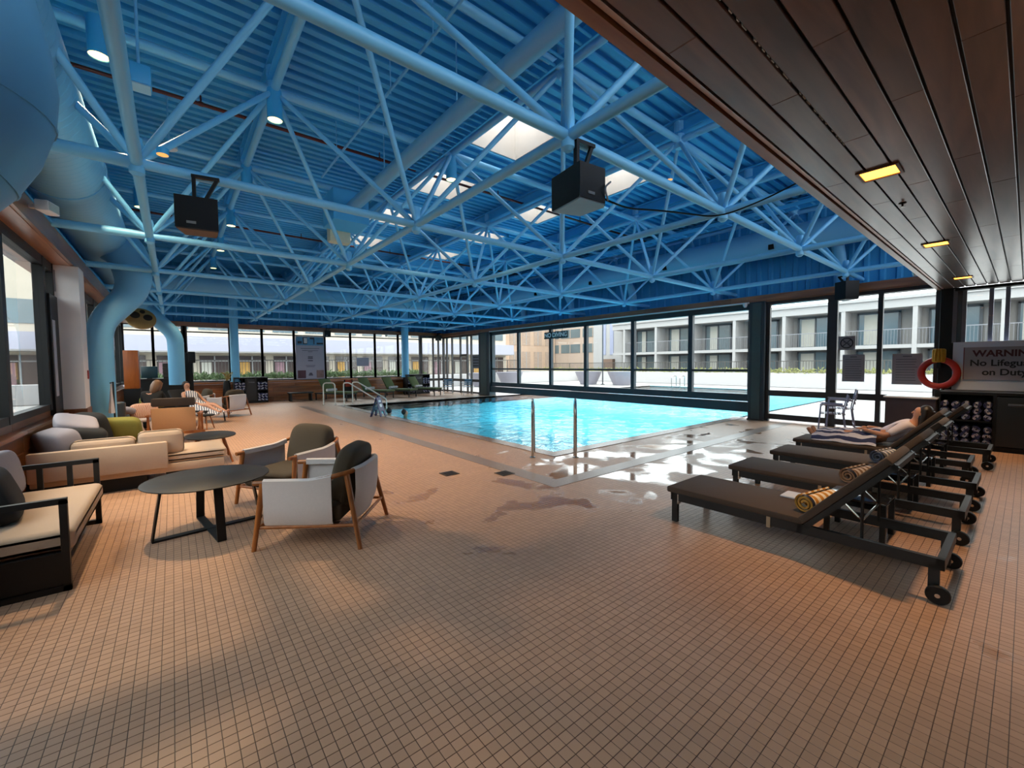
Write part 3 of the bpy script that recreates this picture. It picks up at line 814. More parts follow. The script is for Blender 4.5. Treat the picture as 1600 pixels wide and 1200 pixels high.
drop([(-1.10, 2.8, 1.0), (-1.10, 2.8, 2.1), (-0.60, 2.9, 2.68), (-0.88, 3.05, 4.2)], 0.28, 0.4)
pth = smooth_path([(-1.1, 12.4, 4.4), (-0.62, 11.95, 3.98), (-0.54, 11.85, 3.22), (-1.10, 11.5, 2.44), (-1.10, 11.5, 0.0)], 0.33, 5)
G().tube(pth, [0.41 - 0.20 * min(1, k / (len(pth) * 0.72)) for k in range(len(pth))], 24).build('drop_pipe', DUCT, du)
drop([(0.12, 19.4, 0.95), (0.12, 19.4, 2.75), (-0.75, 19.4, 3.7), (-1.08, 18.0, 4.2)], 0.24, 0.3)
d2 = thing('air_duct', 'slim light blue round duct hung under the roof beside the skylights', 'duct', (0, 0, 0))
G().tube([(3.13, -2.0, 5.0), (3.13, 9.3, 5.0)], 0.12, 22).build('main_run', DUCT, d2)
G().box(2.75, 3.5, 9.3, 10.1, 4.7, 5.35).build('end_box', BLUED, d2, smooth=False)
G().box(2.9, 3.35, 10.1, 10.35, 4.45, 4.78).build('diffuser', mat('cream_diffuser', '#c9cbb0', 0.6), d2, smooth=False)
for y in (2.5, 5.0, 7.5): G().tube([(3.13, y, 5.15), (3.13, y, 6.0)], 0.01, 6).build('hanger', BLUE, d2)
d3 = thing('air_duct', 'light blue round duct above the pool window under the roof edge', 'duct', (0, 0, 0))
G().tube([(12.4, -2.0, 4.72), (12.4, 20.6, 4.72)], 0.36, 24).build('main_run', DUCT, d3)
for y in (3.0, 6.0, 9.0, 12.0, 15.0):
    G().tube(smooth_path([(12.5, y, 4.6), (12.9, y, 4.1), (12.95, y, 3.5)], 0.2), 0.13, 14).build('drop_pipe', DUCT, d3)
    G().box(12.05, 12.12, y + 1.2, y + 1.32, 4.5, 4.62).build('damper', BLACK, d3, smooth=False)
d4 = thing('air_duct', 'light blue round duct under the roof along the far wall', 'duct', (0, 0, 0))
G().tube([(-0.6, 20.6, 4.85), (12.0, 20.6, 4.85)], 0.34, 24).build('main_run', DUCT, d4)
for x, lab, r_ in ((2.1, 'light blue round pipe at the far wall above the towel cabinet', 0.16), (9.92, 'light blue round pipe at the far wall behind the green loungers', 0.19)):
    s = thing('column', lab, 'column', (x, 21.5, 0), kind='structure')
    G().tube([(0, 0, 0.93), (0, 0, 4.9)], r_, 22).build('shaft', BLUE, s)
    G().lathe([(r_ + 0.03, 0.93), (r_ + 0.03, 0.97)], 22).build('collar', BLUE, s)
s = thing('cable_tray', 'dark ladder cable tray running beside the slim duct', 'cable tray', (0, 0, 0))
g = G()
for x in (3.62, 3.98): G().box(x - 0.012, x + 0.012, 1.0, 9.6, 5.42, 5.5).build('rail', BLUED, s, smooth=False)
for k in range(56): g.box(3.63, 3.97, 1.1 + k * 0.15, 1.13 + k * 0.15, 5.43, 5.45)
tag(g.build('rung', BLUED, s, smooth=False), kind='stuff')
s = thing('cable_tray', 'dark ladder cable tray hung along the roof beyond the pool', 'cable tray', (0, 0, 0))
for x in (11.0, 11.3): G().box(x - 0.012, x + 0.012, 2.0, 20.0, 5.1, 5.18).build('rail', BLUED, s, smooth=False)
g = G()
for k in range(60): g.box(11.01, 11.29, 2.2 + k * 0.3, 2.24 + k * 0.3, 5.11, 5.13)
tag(g.build('rung', BLUED, s, smooth=False), kind='stuff')

# speakers
SPKG = mat('speaker_grey_base', '#8a97a0', 0.5)
def speaker(loc, rz, label, w, d, h, base, arm=0.33, wedge=True, name='speaker'):
    s = thing('speaker', label, 'speaker', loc, rz)
    if wedge: pl = [(-w / 2, -d / 2), (w / 2 - 0.05, -d / 2), (w / 2, -d / 2 + 0.05), (w / 2 - 0.03, d / 2 - 0.06), (-w / 2 + 0.02, d / 2)]
    else: pl = [(-w / 2, -d / 2), (w / 2, -d / 2), (w / 2 - 0.04, d / 2), (-w / 2 + 0.04, d / 2)]
    G().prism(pl, -h / 2, h / 2).build('cabinet', BLACK, s, smooth=False)
    G().prism([(x * 0.96, y * 0.96) for x, y in pl], -h / 2 - 0.012, -h / 2).build('underside', base, s, smooth=False)
    G().bar((-0.03, 0, h / 2), (-0.03, 0, h / 2 + arm), 0.045, 0.03).bar((0.05, 0.02, h / 2), (0.17, 0.02, h / 2 + arm), 0.035, 0.03).bar((-0.05, 0.01, h / 2 + arm), (0.19, 0.01, h / 2 + arm), 0.04, 0.03).build('bracket', BLACK, s, smooth=False)
    G().box(-w * 0.24, -w * 0.02, -d / 2 - 0.006, -d / 2 + 0.002, -h * 0.36, -h * 0.28).build('badge', mat('grey_badge', '#8a8a88', 0.5), s, smooth=False)
    return s
s = speaker((2.86, 2.56, 3.13), R(-6), 'black wedge speaker hanging below the nearest truss node', 0.34, 0.40, 0.29, SPKG, 0.29)
G().tube(smooth_path([(0.15, -0.205, -0.12), (0.08, -0.23, -0.03), (0.17, -0.215, 0.04)], 0.06), 0.008, 6).build('plug', mat('pale_cable', '#8b8f92', 0.5), s)
speaker((0.27, 5.49, 3.16), R(-10), 'black speaker hanging over the left seating area', 0.36, 0.26, 0.32, mat('speaker_brown_base', '#4a3426', 0.5), 0.25, wedge=False)
s = speaker((12.05, 2.68, 3.22), R(58), 'black louvred speaker hanging over the bronze doors', 0.36, 0.3, 0.4, BLACK, 0.14, wedge=False)
for x, lab in ((5.95, 'small black speaker hanging over the poster window'), (12.1, 'small black speaker hanging in the far right corner')):
    speaker((x, 21.735, 3.16), 0, lab, 0.3, 0.25, 0.3, BLACK, 0.12, wedge=False)
cb = G().tube(smooth_path([(3.02, 2.42, 3.06), (3.2, 2.3, 2.98), (3.6, 2.2, 3.02), (4.3, 2.0, 3.05), (4.6, 1.7, 3.2), (4.55, 1.22, 3.3)], 0.3, 8), 0.008, 6).build('speaker_cable', BLACK)
tag(cb, 'thin black cable drooping from the hanging speaker to the plank ceiling', 'cable')
s = thing('emergency_light', 'white twin emergency light on the wood fascia under the duct elbow', 'light', (-1.10, 7.3, 3.47), R(-15))
G().box(-0.12, -0.03, -0.02, 0.02, -0.02, 0.02).rbox(-0.03, 0.09, -0.12, 0.12, -0.06, 0.06, 0.012).build('housing', WHITE, s)
G().box(0.09, 0.094, -0.10, 0.10, -0.045, 0.045).build('lens', mat('frosted_lens', '#a9aca8', 0.3), s)
s = thing('wooden_disc', 'round tan wooden ceiling disc with dark cutouts beside the left corner', 'ornament', (-0.75, 18.6, 3.2), 0)
G().lathe([(0.34, -0.06), (0.39, -0.03), (0.39, 0.03), (0.34, 0.06)], 28, rotm(R(62), 0, R(10))).build('disc', mat('tan_wood', '#a5804a', 0.5, var=0.2), s)
for x, y, r_ in ((-0.15, 0.10, 0.13), (0.17, 0.02, 0.12), (0.05, 0.24, 0.07)):
    G().lathe([(r_, 0.058), (r_, 0.066)], 16, rotm(R(62), 0, R(10)) @ Matrix.Translation((x, y, 0))).build('cutout', mat('dark_brown', '#2b1d12', 0.6), s)
for k, (x, y, lab) in enumerate(((12.42, 5.0, 'small silver camera on the wood fascia above the near window post'), (9.0, 21.82, 'small pale dome camera on the far fascia above the loungers'))):
    s = thing('camera', lab, 'camera', (x, y, 3.22))
    G().lathe([(0.03, -0.1), (0.06, -0.04), (0.06, 0.02)], 14).build('body', WHITE, s)

# ------------------------------------------------------------------ signs
MXW = Matrix(((0, 0, -1, 0), (-1, 0, 0, 0), (0, 1, 0, 0), (0, 0, 0, 1)))   # faces -X
MFW = Matrix(((1, 0, 0, 0), (0, 0, -1, 0), (0, 1, 0, 0), (0, 0, 0, 1)))    # faces -Y
def at(x, y, z, B): return Matrix.Translation((x, y, z)) @ B
INK = mat('black_ink', '#1a1718', 0.6); INKR = mat('maroon_ink', '#4a1418', 0.6); INKW = mat('white_ink', '#f6f6f6', 0.6)
s = thing('no_diving_sign', 'black hanging sign with white letters reading NO DIVING', 'sign', (12.3, 12.28, 2.78))
G().rbox(-0.02, 0.02, -0.68, 0.68, -0.14, 0.14, 0.01, 1).build('board', mat('dark_teal_board', '#12242c', 0.5), s, smooth=False)
text('NO DIVING', 0.25, INKW, at(-0.022, 0, 0, MXW), s, bold=0.008)
for y in (0.35, -0.35): G().tube([(0, y, 0.14), (0.12, y, 0.5)], 0.008, 6).build('hanger', BLACK, s)
s = thing('warning_sign', 'grey warning sign about no lifeguard on the white wall panel', 'sign', (12.345, 0.28, 1.54))
G().box(-0.012, 0.012, -0.54, 0.54, -0.32, 0.32).build('board', mat('grey_sign_board', '#a8a0a4', 0.5, var=0.03), s, smooth=False)
G().box(-0.013, -0.0125, 0.525, 0.54, -0.32, 0.32).build('red_edge', mat('sign_red_edge', '#7a4048', 0.5), s, smooth=False)
text('WARNING', 0.17, INKR, at(-0.014, 0.0, 0.19, MXW), s, bold=0.006)
text('No Lifeguard', 0.17, INK, at(-0.014, 0.0, 0.005, MXW), s, bold=0.004)
text('on Duty', 0.17, INK, at(-0.014, 0.0, -0.175, MXW), s, bold=0.004)
PAP = mat('grey_notice_sheet', '#9a9292', 0.7, var=0.03)
for (y0, y1, z0, z1, lab) in ((2.40, 2.82, 1.12, 1.76, 'grey printed rules sheet on the middle door glass below the crossed circle'), (1.43, 1.92, 1.08, 1.76, 'grey printed rules sheet on the door glass beside the life ring')):
    s = thing('notice', lab, 'notice', (12.56, (y0 + y1) / 2, (z0 + z1) / 2), group='rules sheets')
    hw, hh = (y1 - y0) / 2, (z1 - z0) / 2
    G().box(-0.004, 0.004, -hw, hw, -hh, hh).build('sheet', PAP, s, smooth=False)
    g = G()
    for k in range(9):
        w_ = hw * random.uniform(0.5, 0.78); z = hh * (0.62 - k * 0.17)
        g.box(-0.0055, -0.0042, -w_, hw * 0.75, z, z + 0.012)
    g.box(-0.0055, -0.0042, -hw * 0.3, hw * 0.3, hh * 0.8, hh * 0.86)
    tag(g.build('print_line', mat('grey_print', '#5f5a5c', 0.7), s, smooth=False), kind='stuff')
s = thing('pictogram_sign', 'grey square sign with a crossed circle on the door glass', 'sign', (12.56, 2.75, 2.04))
G().box(-0.004, 0.004, -0.165, 0.165, -0.165, 0.165).build('sheet', PAP, s, smooth=False)
g = G().tube([(-0.006, 0.115 * math.cos(a), 0.115 * math.sin(a)) for a in [2 * PI * k / 28 for k in range(28)]], 0.011, 6, closed=True)
g.build('ring', INK, s); G().bar((-0.006, -0.08, -0.08), (-0.006, 0.08, 0.08), 0.016, 0.006, (1, 0, 0)).bar((-0.006, 0.08, -0.08), (-0.006, -0.08, 0.08), 0.016, 0.006, (1, 0, 0)).build('cross', INK, s, smooth=False)
G().bar((-0.007, -0.07, -0.02), (-0.007, 0.06, 0.03), 0.03, 0.004, (1, 0, 0)).build('figure', mat('mid_grey', '#6d686c', 0.6), s, smooth=False)
# poster
s = thing('poster', 'tall grey poster with pool photographs in the far window', 'poster', (5.21, 21.93, 1.98))
G().box(-0.64, 0.64, -0.01, 0.01, -1.02, 1.03).build('sheet', mat('lilac_poster_paper', '#a9a3b0', 0.7, var=0.03), s, smooth=False)
def pic(name, x0, x1, z0, z1, base, blobs):
    p = G().box(x0, x1, -0.014, -0.0105, z0, z1).build(name, mat(name + base, base, 0.7, var=0.5, scale=5), s, smooth=False)
pic('pool_photo', -0.6, 0.6, 0.60, 1.0, '#5c93b8', 0)
pic('lounge_photo', -0.58, -0.22, -0.98, -0.6, '#5a3a44', 0); pic('room_photo', 0.26, 0.6, -0.98, -0.6, '#8a6f6a', 0)
g = G()
for x0, x1, z0, z1 in ((-0.32, -0.12, 0.66, 0.98), (-0.55, -0.36, 0.68, 0.8), (0.16, 0.2, 0.66, 0.98), (0.3, 0.6, 0.66, 0.74), (0.0, 0.2, 0.9, 0.98)): g.box(x0, x1, -0.0155, -0.0142, z0, z1)
g.build('photo_detail', mat('photo_dark', '#3b3a45', 0.7, var=0.5, scale=9), s, smooth=False)
G().box(-0.27, -0.13, -0.0165, -0.0157, 0.7, 0.95).build('photo_highlight', mat('photo_light', '#d5d6d8', 0.7, var=0.2, scale=9), s, smooth=False)
g = G()
for z, w_ in ((0.44, 0.42), (0.34, 0.36), (0.28, 0.1), (-0.38, 0.22), (-0.44, 0.18)): g.box(-w_, w_, -0.0125, -0.0105, z, z + 0.022)
for z, w_ in ((0.02, 0.11), (-0.05, 0.11), (-0.16, 0.11), (-0.86, 0.10)): g.box(-w_, w_, -0.0125, -0.0105, z, z + 0.05)
g.prism([(-0.09, 0), (0.09, 0), (0.05, 0.1), (-0.05, 0.1)], 0.0105, 0.0125, Matrix.Translation((0, 0, -0.82)) @ Matrix(((1, 0, 0, 0), (0, 0, -1, 0), (0, 1, 0, 0), (0, 0, 0, 1))))
tag(g.build('print_line', mat('grey_print2', '#5a5662', 0.7), s, smooth=False), kind='stuff')
s = thing('notice', 'small grey sheet on the far window behind the handrails', 'notice', (7.75, 21.94, 1.78))
G().box(-0.32, 0.32, -0.006, 0.006, -0.22, 0.22).build('sheet', mat('lilac_sheet', '#a29fae', 0.7), s, smooth=False)
s = thing('notice', 'dark framed notice board on the glass beside the far green post', 'notice', (12.55, 18.5, 1.75))
G().box(-0.006, 0.006, -0.3, 0.32, -0.36, 0.36).build('sheet', mat('dark_lilac_sheet', '#7b7a86', 0.7), s, smooth=False)
g = G()
for k in range(4): g.box(-0.009, -0.0065, -0.24, 0.26, 0.2 - k * 0.15, 0.25 - k * 0.15)
tag(g.build('print_line', INK, s, smooth=False), kind='stuff')
# life ring
RINGR = mat('red_life_ring', '#b0281f', 0.45); s = thing('life_ring', 'red life ring with a yellow throw rope hung on the dark post', 'life ring', (12.28, 1.155, 1.345))
G().tube([(0, 0.26 * math.cos(a), 0.275 * math.sin(a)) for a in [2 * PI * k / 36 for k in range(36)]], 0.062, 14, closed=True).build('ring', RINGR, s)
YEL = mat('yellow_rope', '#c79a2c', 0.7, var=0.3, scale=40)
G().rbox(-0.11, 0.02, -0.1, 0.1, 0.22, 0.50, 0.03).build('rope_bag', YEL, s)
for y in (-0.05, 0.0, 0.05): G().tube([(-0.12, y, 0.24), (-0.135, y, 0.36), (-0.11, y * 0.6, 0.5)], 0.014, 6).build('rope', YEL, s)
G().box(-0.03, 0.12, -0.03, 0.03, 0.1, 0.22).build('hook', BLACK, s, smooth=False)
s = thing('small_box', 'small dark control box under the life ring on the counter edge', 'box', (12.2, 1.1, 0.86))
G().rbox(-0.05, 0.05, -0.09, 0.09, 0, 0.14, 0.01).build('body', BLACK, s); G().lathe([(0.02, 0.14), (0.02, 0.17)], 10).build('knob', STEEL, s)
# ------------------------------------------------------------------ furniture materials
TEAK = wood('teak', '#7a431d', '#b06c34', 0.4, (4, 4, 0.8))
CANV = mat('pale_canvas', '#cfc8c6', 0.85, var=0.05, scale=60, bump=0.15, bscale=300)
OLIVE = mat('olive_fabric', '#42382a', 0.9, var=0.12, scale=120, bump=0.2, bscale=400)
BEIGE = mat('beige_linen', '#b8a08a', 0.9, var=0.05, scale=90, bump=0.15, bscale=300)
GREYP = mat('pale_grey_pillow', '#938d93', 0.9, var=0.05, scale=80)
BLKP = mat('black_pillow', '#17181b', 0.9, var=0.2, scale=80)
GREENP = mat('green_pillow', '#6f6b2c', 0.9, var=0.12, scale=60)
BLKM = mat('black_metal', '#0b0b0c', 0.5, var=0.1)
TABLET = mat('table_black_top', '#1b1a19', 0.5, var=0.06)
TAUPE = mat('taupe_mesh_cushion', '#483a30', 0.85, var=0.08, scale=150, bump=0.2, bscale=500)
GREENC = mat('green_lounger_fabric', '#4d5a35', 0.9, var=0.1)
SKIN = mat('skin', '#c08a6c', 0.55, var=0.05, scale=15)
HAIRD = mat('dark_hair', '#1f1714', 0.5, var=0.3, scale=40, stretch=(4, 4, 0.5))
HAIRB = mat('brown_hair', '#6e4c30', 0.5, var=0.3, scale=40, stretch=(4, 4, 0.5))

# ------------------------------------------------------------------ armchairs with canvas slings
def arm_path(n=30):
    """U-shaped arm rail, front tips at -Y"""
    pts = [(-0.40, -0.44, 0.585), (-0.405, -0.10, 0.595)]
    for k in range(n + 1):
        a = PI - PI * k / n
        x = 0.40 * math.copysign(abs(math.cos(a)) ** 0.62, math.cos(a)); y = 0.06 + 0.38 * abs(math.sin(a)) ** 0.62
        pts.append((x, y, 0.60 + 0.075 * (y - 0.06) / 0.38))
    pts += [(0.405, -0.10, 0.595), (0.40, -0.44, 0.585)]
    return [Vector(p) for p in pts]
def make_armchair(label, loc, rz):
    t = thing('armchair', label, 'armchair', loc, rz, group='teak and canvas armchairs')
    P = arm_path()
    G().tube(P, 0.021, 12).build('arm_rail', TEAK, t)
    for sx in (-1, 1):
        G().tube([(sx * 0.40, -0.36, 0.585), (sx * 0.43, -0.44, 0.0)], [0.026, 0.02], 12).build('leg', TEAK, t)
        G().tube([(sx * 0.335, 0.335, 0.65), (sx * 0.42, 0.47, 0.0)], [0.026, 0.02], 12).build('leg', TEAK, t)
        G().tube([(sx * 0.41, -0.405, 0.20), (sx * 0.385, 0.425, 0.20)], 0.015, 10).build('stretcher', TEAK, t)
        rows = []
        for k in range(10):
            y = -0.35 + 0.58 * k / 9
            x = 0.403
            if y > 0.06:
                sn = ((y - 0.06) / 0.38) ** (1 / 0.62); x = 0.40 * math.sqrt(max(0, 1 - sn * sn)) ** 0.62
            x *= sx; z = 0.595 + 0.075 * max(0, (y - 0.06) / 0.38)
            rows.append([(x - sx * 0.022, y, z - 0.03), (x - sx * 0.018, y, z + 0.018), (x, y, z + 0.026), (x + sx * 0.022, y, z + 0.012), (x + sx * 0.022, y, z - 0.1), (x + sx * 0.022, y, 0.38), (x + sx * 0.014, y, 0.24), (x - sx * 0.03, y, 0.175), (x - sx * 0.2, y, 0.165)])
        G().sheet(rows, 0.007).build('side_sling', CANV, t)
    G().tube([(-0.415, -0.405, 0.2), (0.415, -0.405, 0.2)], 0.015, 10).tube([(-0.39, 0.425, 0.2), (0.39, 0.425, 0.2)], 0.015, 10).build('cross_rail', TEAK, t)
    rows = []
    for k in range(13):
        a = PI * (0.72 - 0.44 * k / 12)
        x = 0.40 * math.copysign(abs(math.cos(a)) ** 0.62, math.cos(a)); y = 0.06 + 0.38 * abs(math.sin(a)) ** 0.62
        zt = 0.60 + 0.075 * (y - 0.06) / 0.38
        rows.append([(x * 0.95, y - 0.025, zt - 0.03), (x * 0.97, y - 0.02, zt + 0.016), (x, y, zt + 0.026), (x * 1.02, y + 0.022, zt + 0.01), (x * 1.0, y + 0.02, 0.5), (x * 0.95, y + 0.0, 0.33), (x * 0.9, y - 0.05, 0.20)])
    G().sheet(rows, 0.007).build('back_sling', CANV, t)
    G().rbox(-0.35, 0.35, -0.42, 0.28, 0.20, 0.40, 0.06, 3, puff=0.12).build('seat_cushion', OLIVE, t)
    G().sq((0, 0.25, 0.56), (0.31, 0.105, 0.30), 0.5, 0.5, rotm(R(-14)), 36, 20).build('back_cushion', OLIVE, t)
    return t
# facing vector f -> local -Y ; rz so that (0,-1) maps to f
def face(fx, fy): return math.atan2(fy, fx) + PI / 2
a1 = make_armchair('teak armchair with white canvas sides nearest the pool, its back to the camera', (1.10, 4.235, 0), face(-0.79, 0.61))
dup(a1, (1.12, 5.62, 0), face(-0.86, -0.52), 'teak armchair with white canvas sides facing the camera beyond the coffee table')
dup(a1, (1.35, 16.2, 0), face(-0.6, 0.8), 'far teak armchair standing alone in front of the towel cabinet by the back wall')
dup(a1, (0.6, 17.3, 0), face(-0.9, -0.2), 'far teak armchair half hidden behind the man wrapped in a striped towel')

# ------------------------------------------------------------------ round coffee table
def coffee(label, loc, rz):
    t = thing('coffee_table', label, 'coffee table', loc, rz)
    G().lathe([(0.50, 0.505), (0.515, 0.508), (0.515, 0.517), (0.51, 0.52)], 48).build('tabletop', TABLET, t)
    for a in (0, 90):
        M = rotm(0, 0, R(a))
        for sgn in (-1, 1):
            q = [M @ Vector(p) for p in ((sgn * 0.36, 0, 0.505), (sgn * 0.44, 0, 0.012))]
            G().bar(q[0], q[1], 0.07, 0.016, M @ Vector((1, 0, 0))).build('leg', BLKM, t, smooth=False)
        q = [M @ Vector(p) for p in ((-0.445, 0, 0.01), (0.445, 0, 0.01))]
        G().bar(q[0], q[1], 0.07, 0.018 - a * 0.00005).build('floor_bar', BLKM, t, smooth=False)
    return t
coffee('round black coffee table between the sofas and the two teak armchairs', (0.235, 5.03, 0), R(8))
t = thing('side_table', 'low oval dark-topped table with wooden legs beside the beige sofa', 'side table', (0.46, 8.68, 0))
G().lathe([(0.40, 0.425), (0.42, 0.43), (0.42, 0.445), (0.41, 0.45)], 40, Matrix.Diagonal((0.85, 1.15, 1, 1))).build('tabletop', TABLET, t)
for x, y in ((-0.16, -0.22), (0.16, -0.22), (-0.16, 0.24), (0.16, 0.24)):
    G().tube([(x, y, 0.43), (x * 1.7, y * 1.5, 0)], [0.02, 0.015], 10).build('leg', TEAK, t)

# ------------------------------------------------------------------ near black-framed sofa
t = thing('sofa', 'black metal framed two-seat sofa with a beige cushion at the left edge', 'sofa', (-0.62, 5.14, 0))
def loop(y, th=0.042, slats=()):
    g = G(); y0 = y - 0.02; y1 = y + 0.02
    g.box(-0.72, 0.0, y0, y1, 0.63, 0.672).box(-0.72, 0.0, y0, y1, 0.0, 0.042)
    g.box(-0.042, 0.0, y0, y1, 0.0, 0.66).box(-0.72, -0.678, y0, y1, 0.0, 0.66)
    return g
loop(-0.83).build('arm_frame', BLKM, t, smooth=False); loop(0.83).build('arm_frame', BLKM, t, smooth=False)
for x in (-0.20, -0.40):
    G().box(x - 0.03, x + 0.01, 0.815, 0.845, 0.04, 0.64).build('arm_slat', BLKM, t, smooth=False)
G().box(-0.70, -0.03, -0.82, 0.82, 0.20, 0.27).build('seat_frame', BLKM, t, smooth=False)
G().box(-0.70, -0.02, -0.84, -0.80, 0.05, 0.28).build('side_panel', BLKM, t, smooth=False)  # black sheet standing in for the shadow below the seat frame
G().box(-0.72, -0.67, -0.83, 0.83, 0.42, 0.672).build('back_rail', BLKM, t, smooth=False)
G().rbox(-0.70, 0.025, -0.80, 0.80, 0.27, 0.435, 0.05, 3, puff=0.1).build('seat_cushion', BEIGE, t)
for lab, c, d, m, M in (('black cushion leaning on the arm of the black-framed sofa', (-1.08, 4.95, 0.62), (0.10, 0.34, 0.20), BLKP, rotm(0, R(-18), R(8))),
                        ('grey cushion standing behind the black one on the near sofa', (-1.20, 5.6, 0.66), (0.08, 0.27, 0.21), GREYP, rotm(0, R(-10), R(-6)))):
    o = G().sq(c, d, 0.5, 0.45, M, 28, 14).build('cushion', m); tag(o, lab, 'cushion')

# ------------------------------------------------------------------ beige corner sofa
t = thing('corner_sofa', 'large beige L-shaped sofa seen from behind along the left wall', 'sofa', (0, 0, 0))
G().rbox(-1.36, -0.09, 7.25, 7.35, 0.24, 0.595, 0.02).build('back_panel', BEIGE, t)
G().box(-1.3, -0.32, 7.36, 9.6, 0.0, 0.2).build('plinth', BLACK, t, smooth=False)
G().box(-0.12, 0.50, 7.42, 8.15, 0.04, 0.16).build('plinth', BLACK, t, smooth=False)
G().rbox(-1.36, 0.54, 7.35, 8.22, 0.16, 0.28, 0.02).build('seat_base', BEIGE, t)
G().rbox(-1.36, -0.40, 8.22, 9.7, 0.16, 0.28, 0.02).build('seat_base', BEIGE, t)
G().rbox(-0.28, 0.58, 7.36, 8.24, 0.28, 0.42, 0.045, 3, puff=0.08).build('seat_cushion', BEIGE, t)
G().rbox(-1.34, -0.29, 7.36, 8.24, 0.28, 0.42, 0.045, 3, puff=0.08).build('seat_cushion', BEIGE, t)
G().rbox(-1.34, -0.38, 8.25, 9.66, 0.28, 0.42, 0.045, 3, puff=0.08).build('seat_cushion', BEIGE, t)
G().rbox(-0.40, 0.09, 7.37, 7.57, 0.40, 0.735, 0.07, 3, puff=0.16).build('back_cushion', BEIGE, t)
G().rbox(-1.02, -0.41, 7.37, 7.57, 0.40, 0.685, 0.07, 3, puff=0.16).build('back_cushion', BEIGE, t)
for y in (8.0, 8.7): G().rbox(-1.36, -1.16, y, y + 0.68, 0.42, 0.78, 0.07, 3, puff=0.15).build('back_cushion', BEIGE, t)
for lab, c, d, m, M in (('rounded pale grey cushion at the wall end of the beige sofa', (-1.16, 7.74, 0.62), (0.14, 0.28, 0.20), GREYP, rotm(0, R(-15), R(35))),
                        ('pale grey throw pillow lying over the black cushion on the beige sofa', (-1.06, 8.25, 0.83), (0.22, 0.30, 0.07), GREYP, rotm(R(12), R(14), R(12))),
                        ('black cushion under the pale grey pillow on the beige sofa', (-1.0, 8.15, 0.63), (0.24, 0.33, 0.16), BLKP, rotm(0, R(10), R(10))),
                        ('tall black cushion beside the green one on the beige sofa', (-1.0, 8.98, 0.66), (0.10, 0.30, 0.26), BLKP, rotm(0, R(-14), R(40))),
                        ('olive green cushion on the beige corner sofa', (-0.70, 8.95, 0.62), (0.09, 0.29, 0.20), GREENP, rotm(0, R(-20), R(78)))):
    o = G().sq(c, d, 0.45, 0.4, M, 28, 14).build('cushion', m); tag(o, lab, 'cushion')

# ------------------------------------------------------------------ wooden lounge chairs in the middle distance
t = thing('lounge_chair', 'wood framed lounge chair with a beige woven back turned to the camera', 'lounge chair', (0.03, 11.6, 0), R(-6))
G().rbox(-0.36, 0.36, -0.34, -0.30, 0.30, 0.80, 0.01, M=rotm(R(8))).build('back_panel', mat('woven_beige', '#b58a63', 0.85, var=0.1, scale=90), t)
G().rbox(-0.36, 0.36, -0.42, -0.28, 0.78, 0.95, 0.03, 2).build('head_cushion', mat('dark_taupe', '#3d332e', 0.9), t)
for sx in (-1, 1):
    G().bar((sx * 0.42, -0.36, 0), (sx * 0.42, -0.36, 0.62), 0.04, 0.04).build('leg', TEAK, t, smooth=False)
    G().bar((sx * 0.42, 0.36, 0), (sx * 0.42, 0.36, 0.56), 0.04, 0.04).build('leg', TEAK, t, smooth=False)
    G().bar((sx * 0.42, -0.42, 0.60), (sx * 0.42, 0.42, 0.57), 0.06, 0.025).build('armrest', TEAK, t, smooth=False)
G().bar((-0.44, -0.42, 0.22), (0.52, -0.42, 0.22), 0.035, 0.06).build('rear_rail', TEAK, t, smooth=False)
G().rbox(-0.38, 0.38, -0.30, 0.40, 0.30, 0.42, 0.03).build('seat_cushion', BEIGE, t)
t = thing('low_table', 'small pale-topped table with dark slanted legs beside the seated woman', 'side table', (-0.66, 11.75, 0))
G().rbox(-0.27, 0.27, -0.25, 0.25, 0.46, 0.50, 0.008).build('tabletop', mat('pale_grey_top', '#a69fa0', 0.5), t)
for sx in (-1, 1):
    for sy in (-1, 1): G().tube([(sx * 0.2, sy * 0.18, 0.46), (sx * 0.27, sy * 0.23, 0)], 0.018, 8).build('leg', BLKM, t)
t = thing('armless_chair', 'pale seated chair with thin dark legs under the woman in black', 'chair', (-0.46, 13.2, 0))
G().rbox(-0.26, 0.26, -0.26, 0.26, 0.38, 0.46, 0.03).build('seat', BEIGE, t)
for sx in (-1, 1):
    for sy in (-1, 1): G().tube([(sx * 0.2, sy * 0.2, 0.38), (sx * 0.26, sy * 0.25, 0)], 0.016, 8).build('leg', BLKM, t)
t = thing('reclining_chair', 'low dark reclining chair under the man wrapped in a striped towel', 'lounge chair', (0.64, 15.05, 0), R(35))
G().rbox(-0.30, 0.30, -0.5, 0.55, 0.30, 0.36, 0.02).build('seat', BLKP, t)
G().rbox(-0.30, 0.30, -0.04, 0.04, 0.0, 0.70, 0.03, M=Matrix.Translation((0, 0.55, 0.33)) @ rotm(R(-32))).build('backrest', BLKP, t)
for sx in (-1, 1):
    for sy in (-0.45, 0.5): G().tube([(sx * 0.27, sy, 0.3), (sx * 0.29, sy * 1.05, 0)], 0.018, 8).build('leg', BLKM, t)
t = thing('footstool', 'small dark three-legged stool at the feet of the man in the towel', 'stool', (0.62, 13.2, 0))
G().lathe([(0.17, 0.34), (0.19, 0.35), (0.19, 0.37), (0.17, 0.38)], 20).build('seat', BLKP, t)
for a in (30, 150, 270): G().tube([(0.1 * math.cos(R(a)), 0.1 * math.sin(R(a)), 0.34), (0.2 * math.cos(R(a)), 0.2 * math.sin(R(a)), 0)], 0.014, 8).build('leg', TEAK, t)
t = thing('waste_bin', 'tall dark cylindrical bin by the left wall wainscot', 'bin', (-1.05, 12.4, 0))
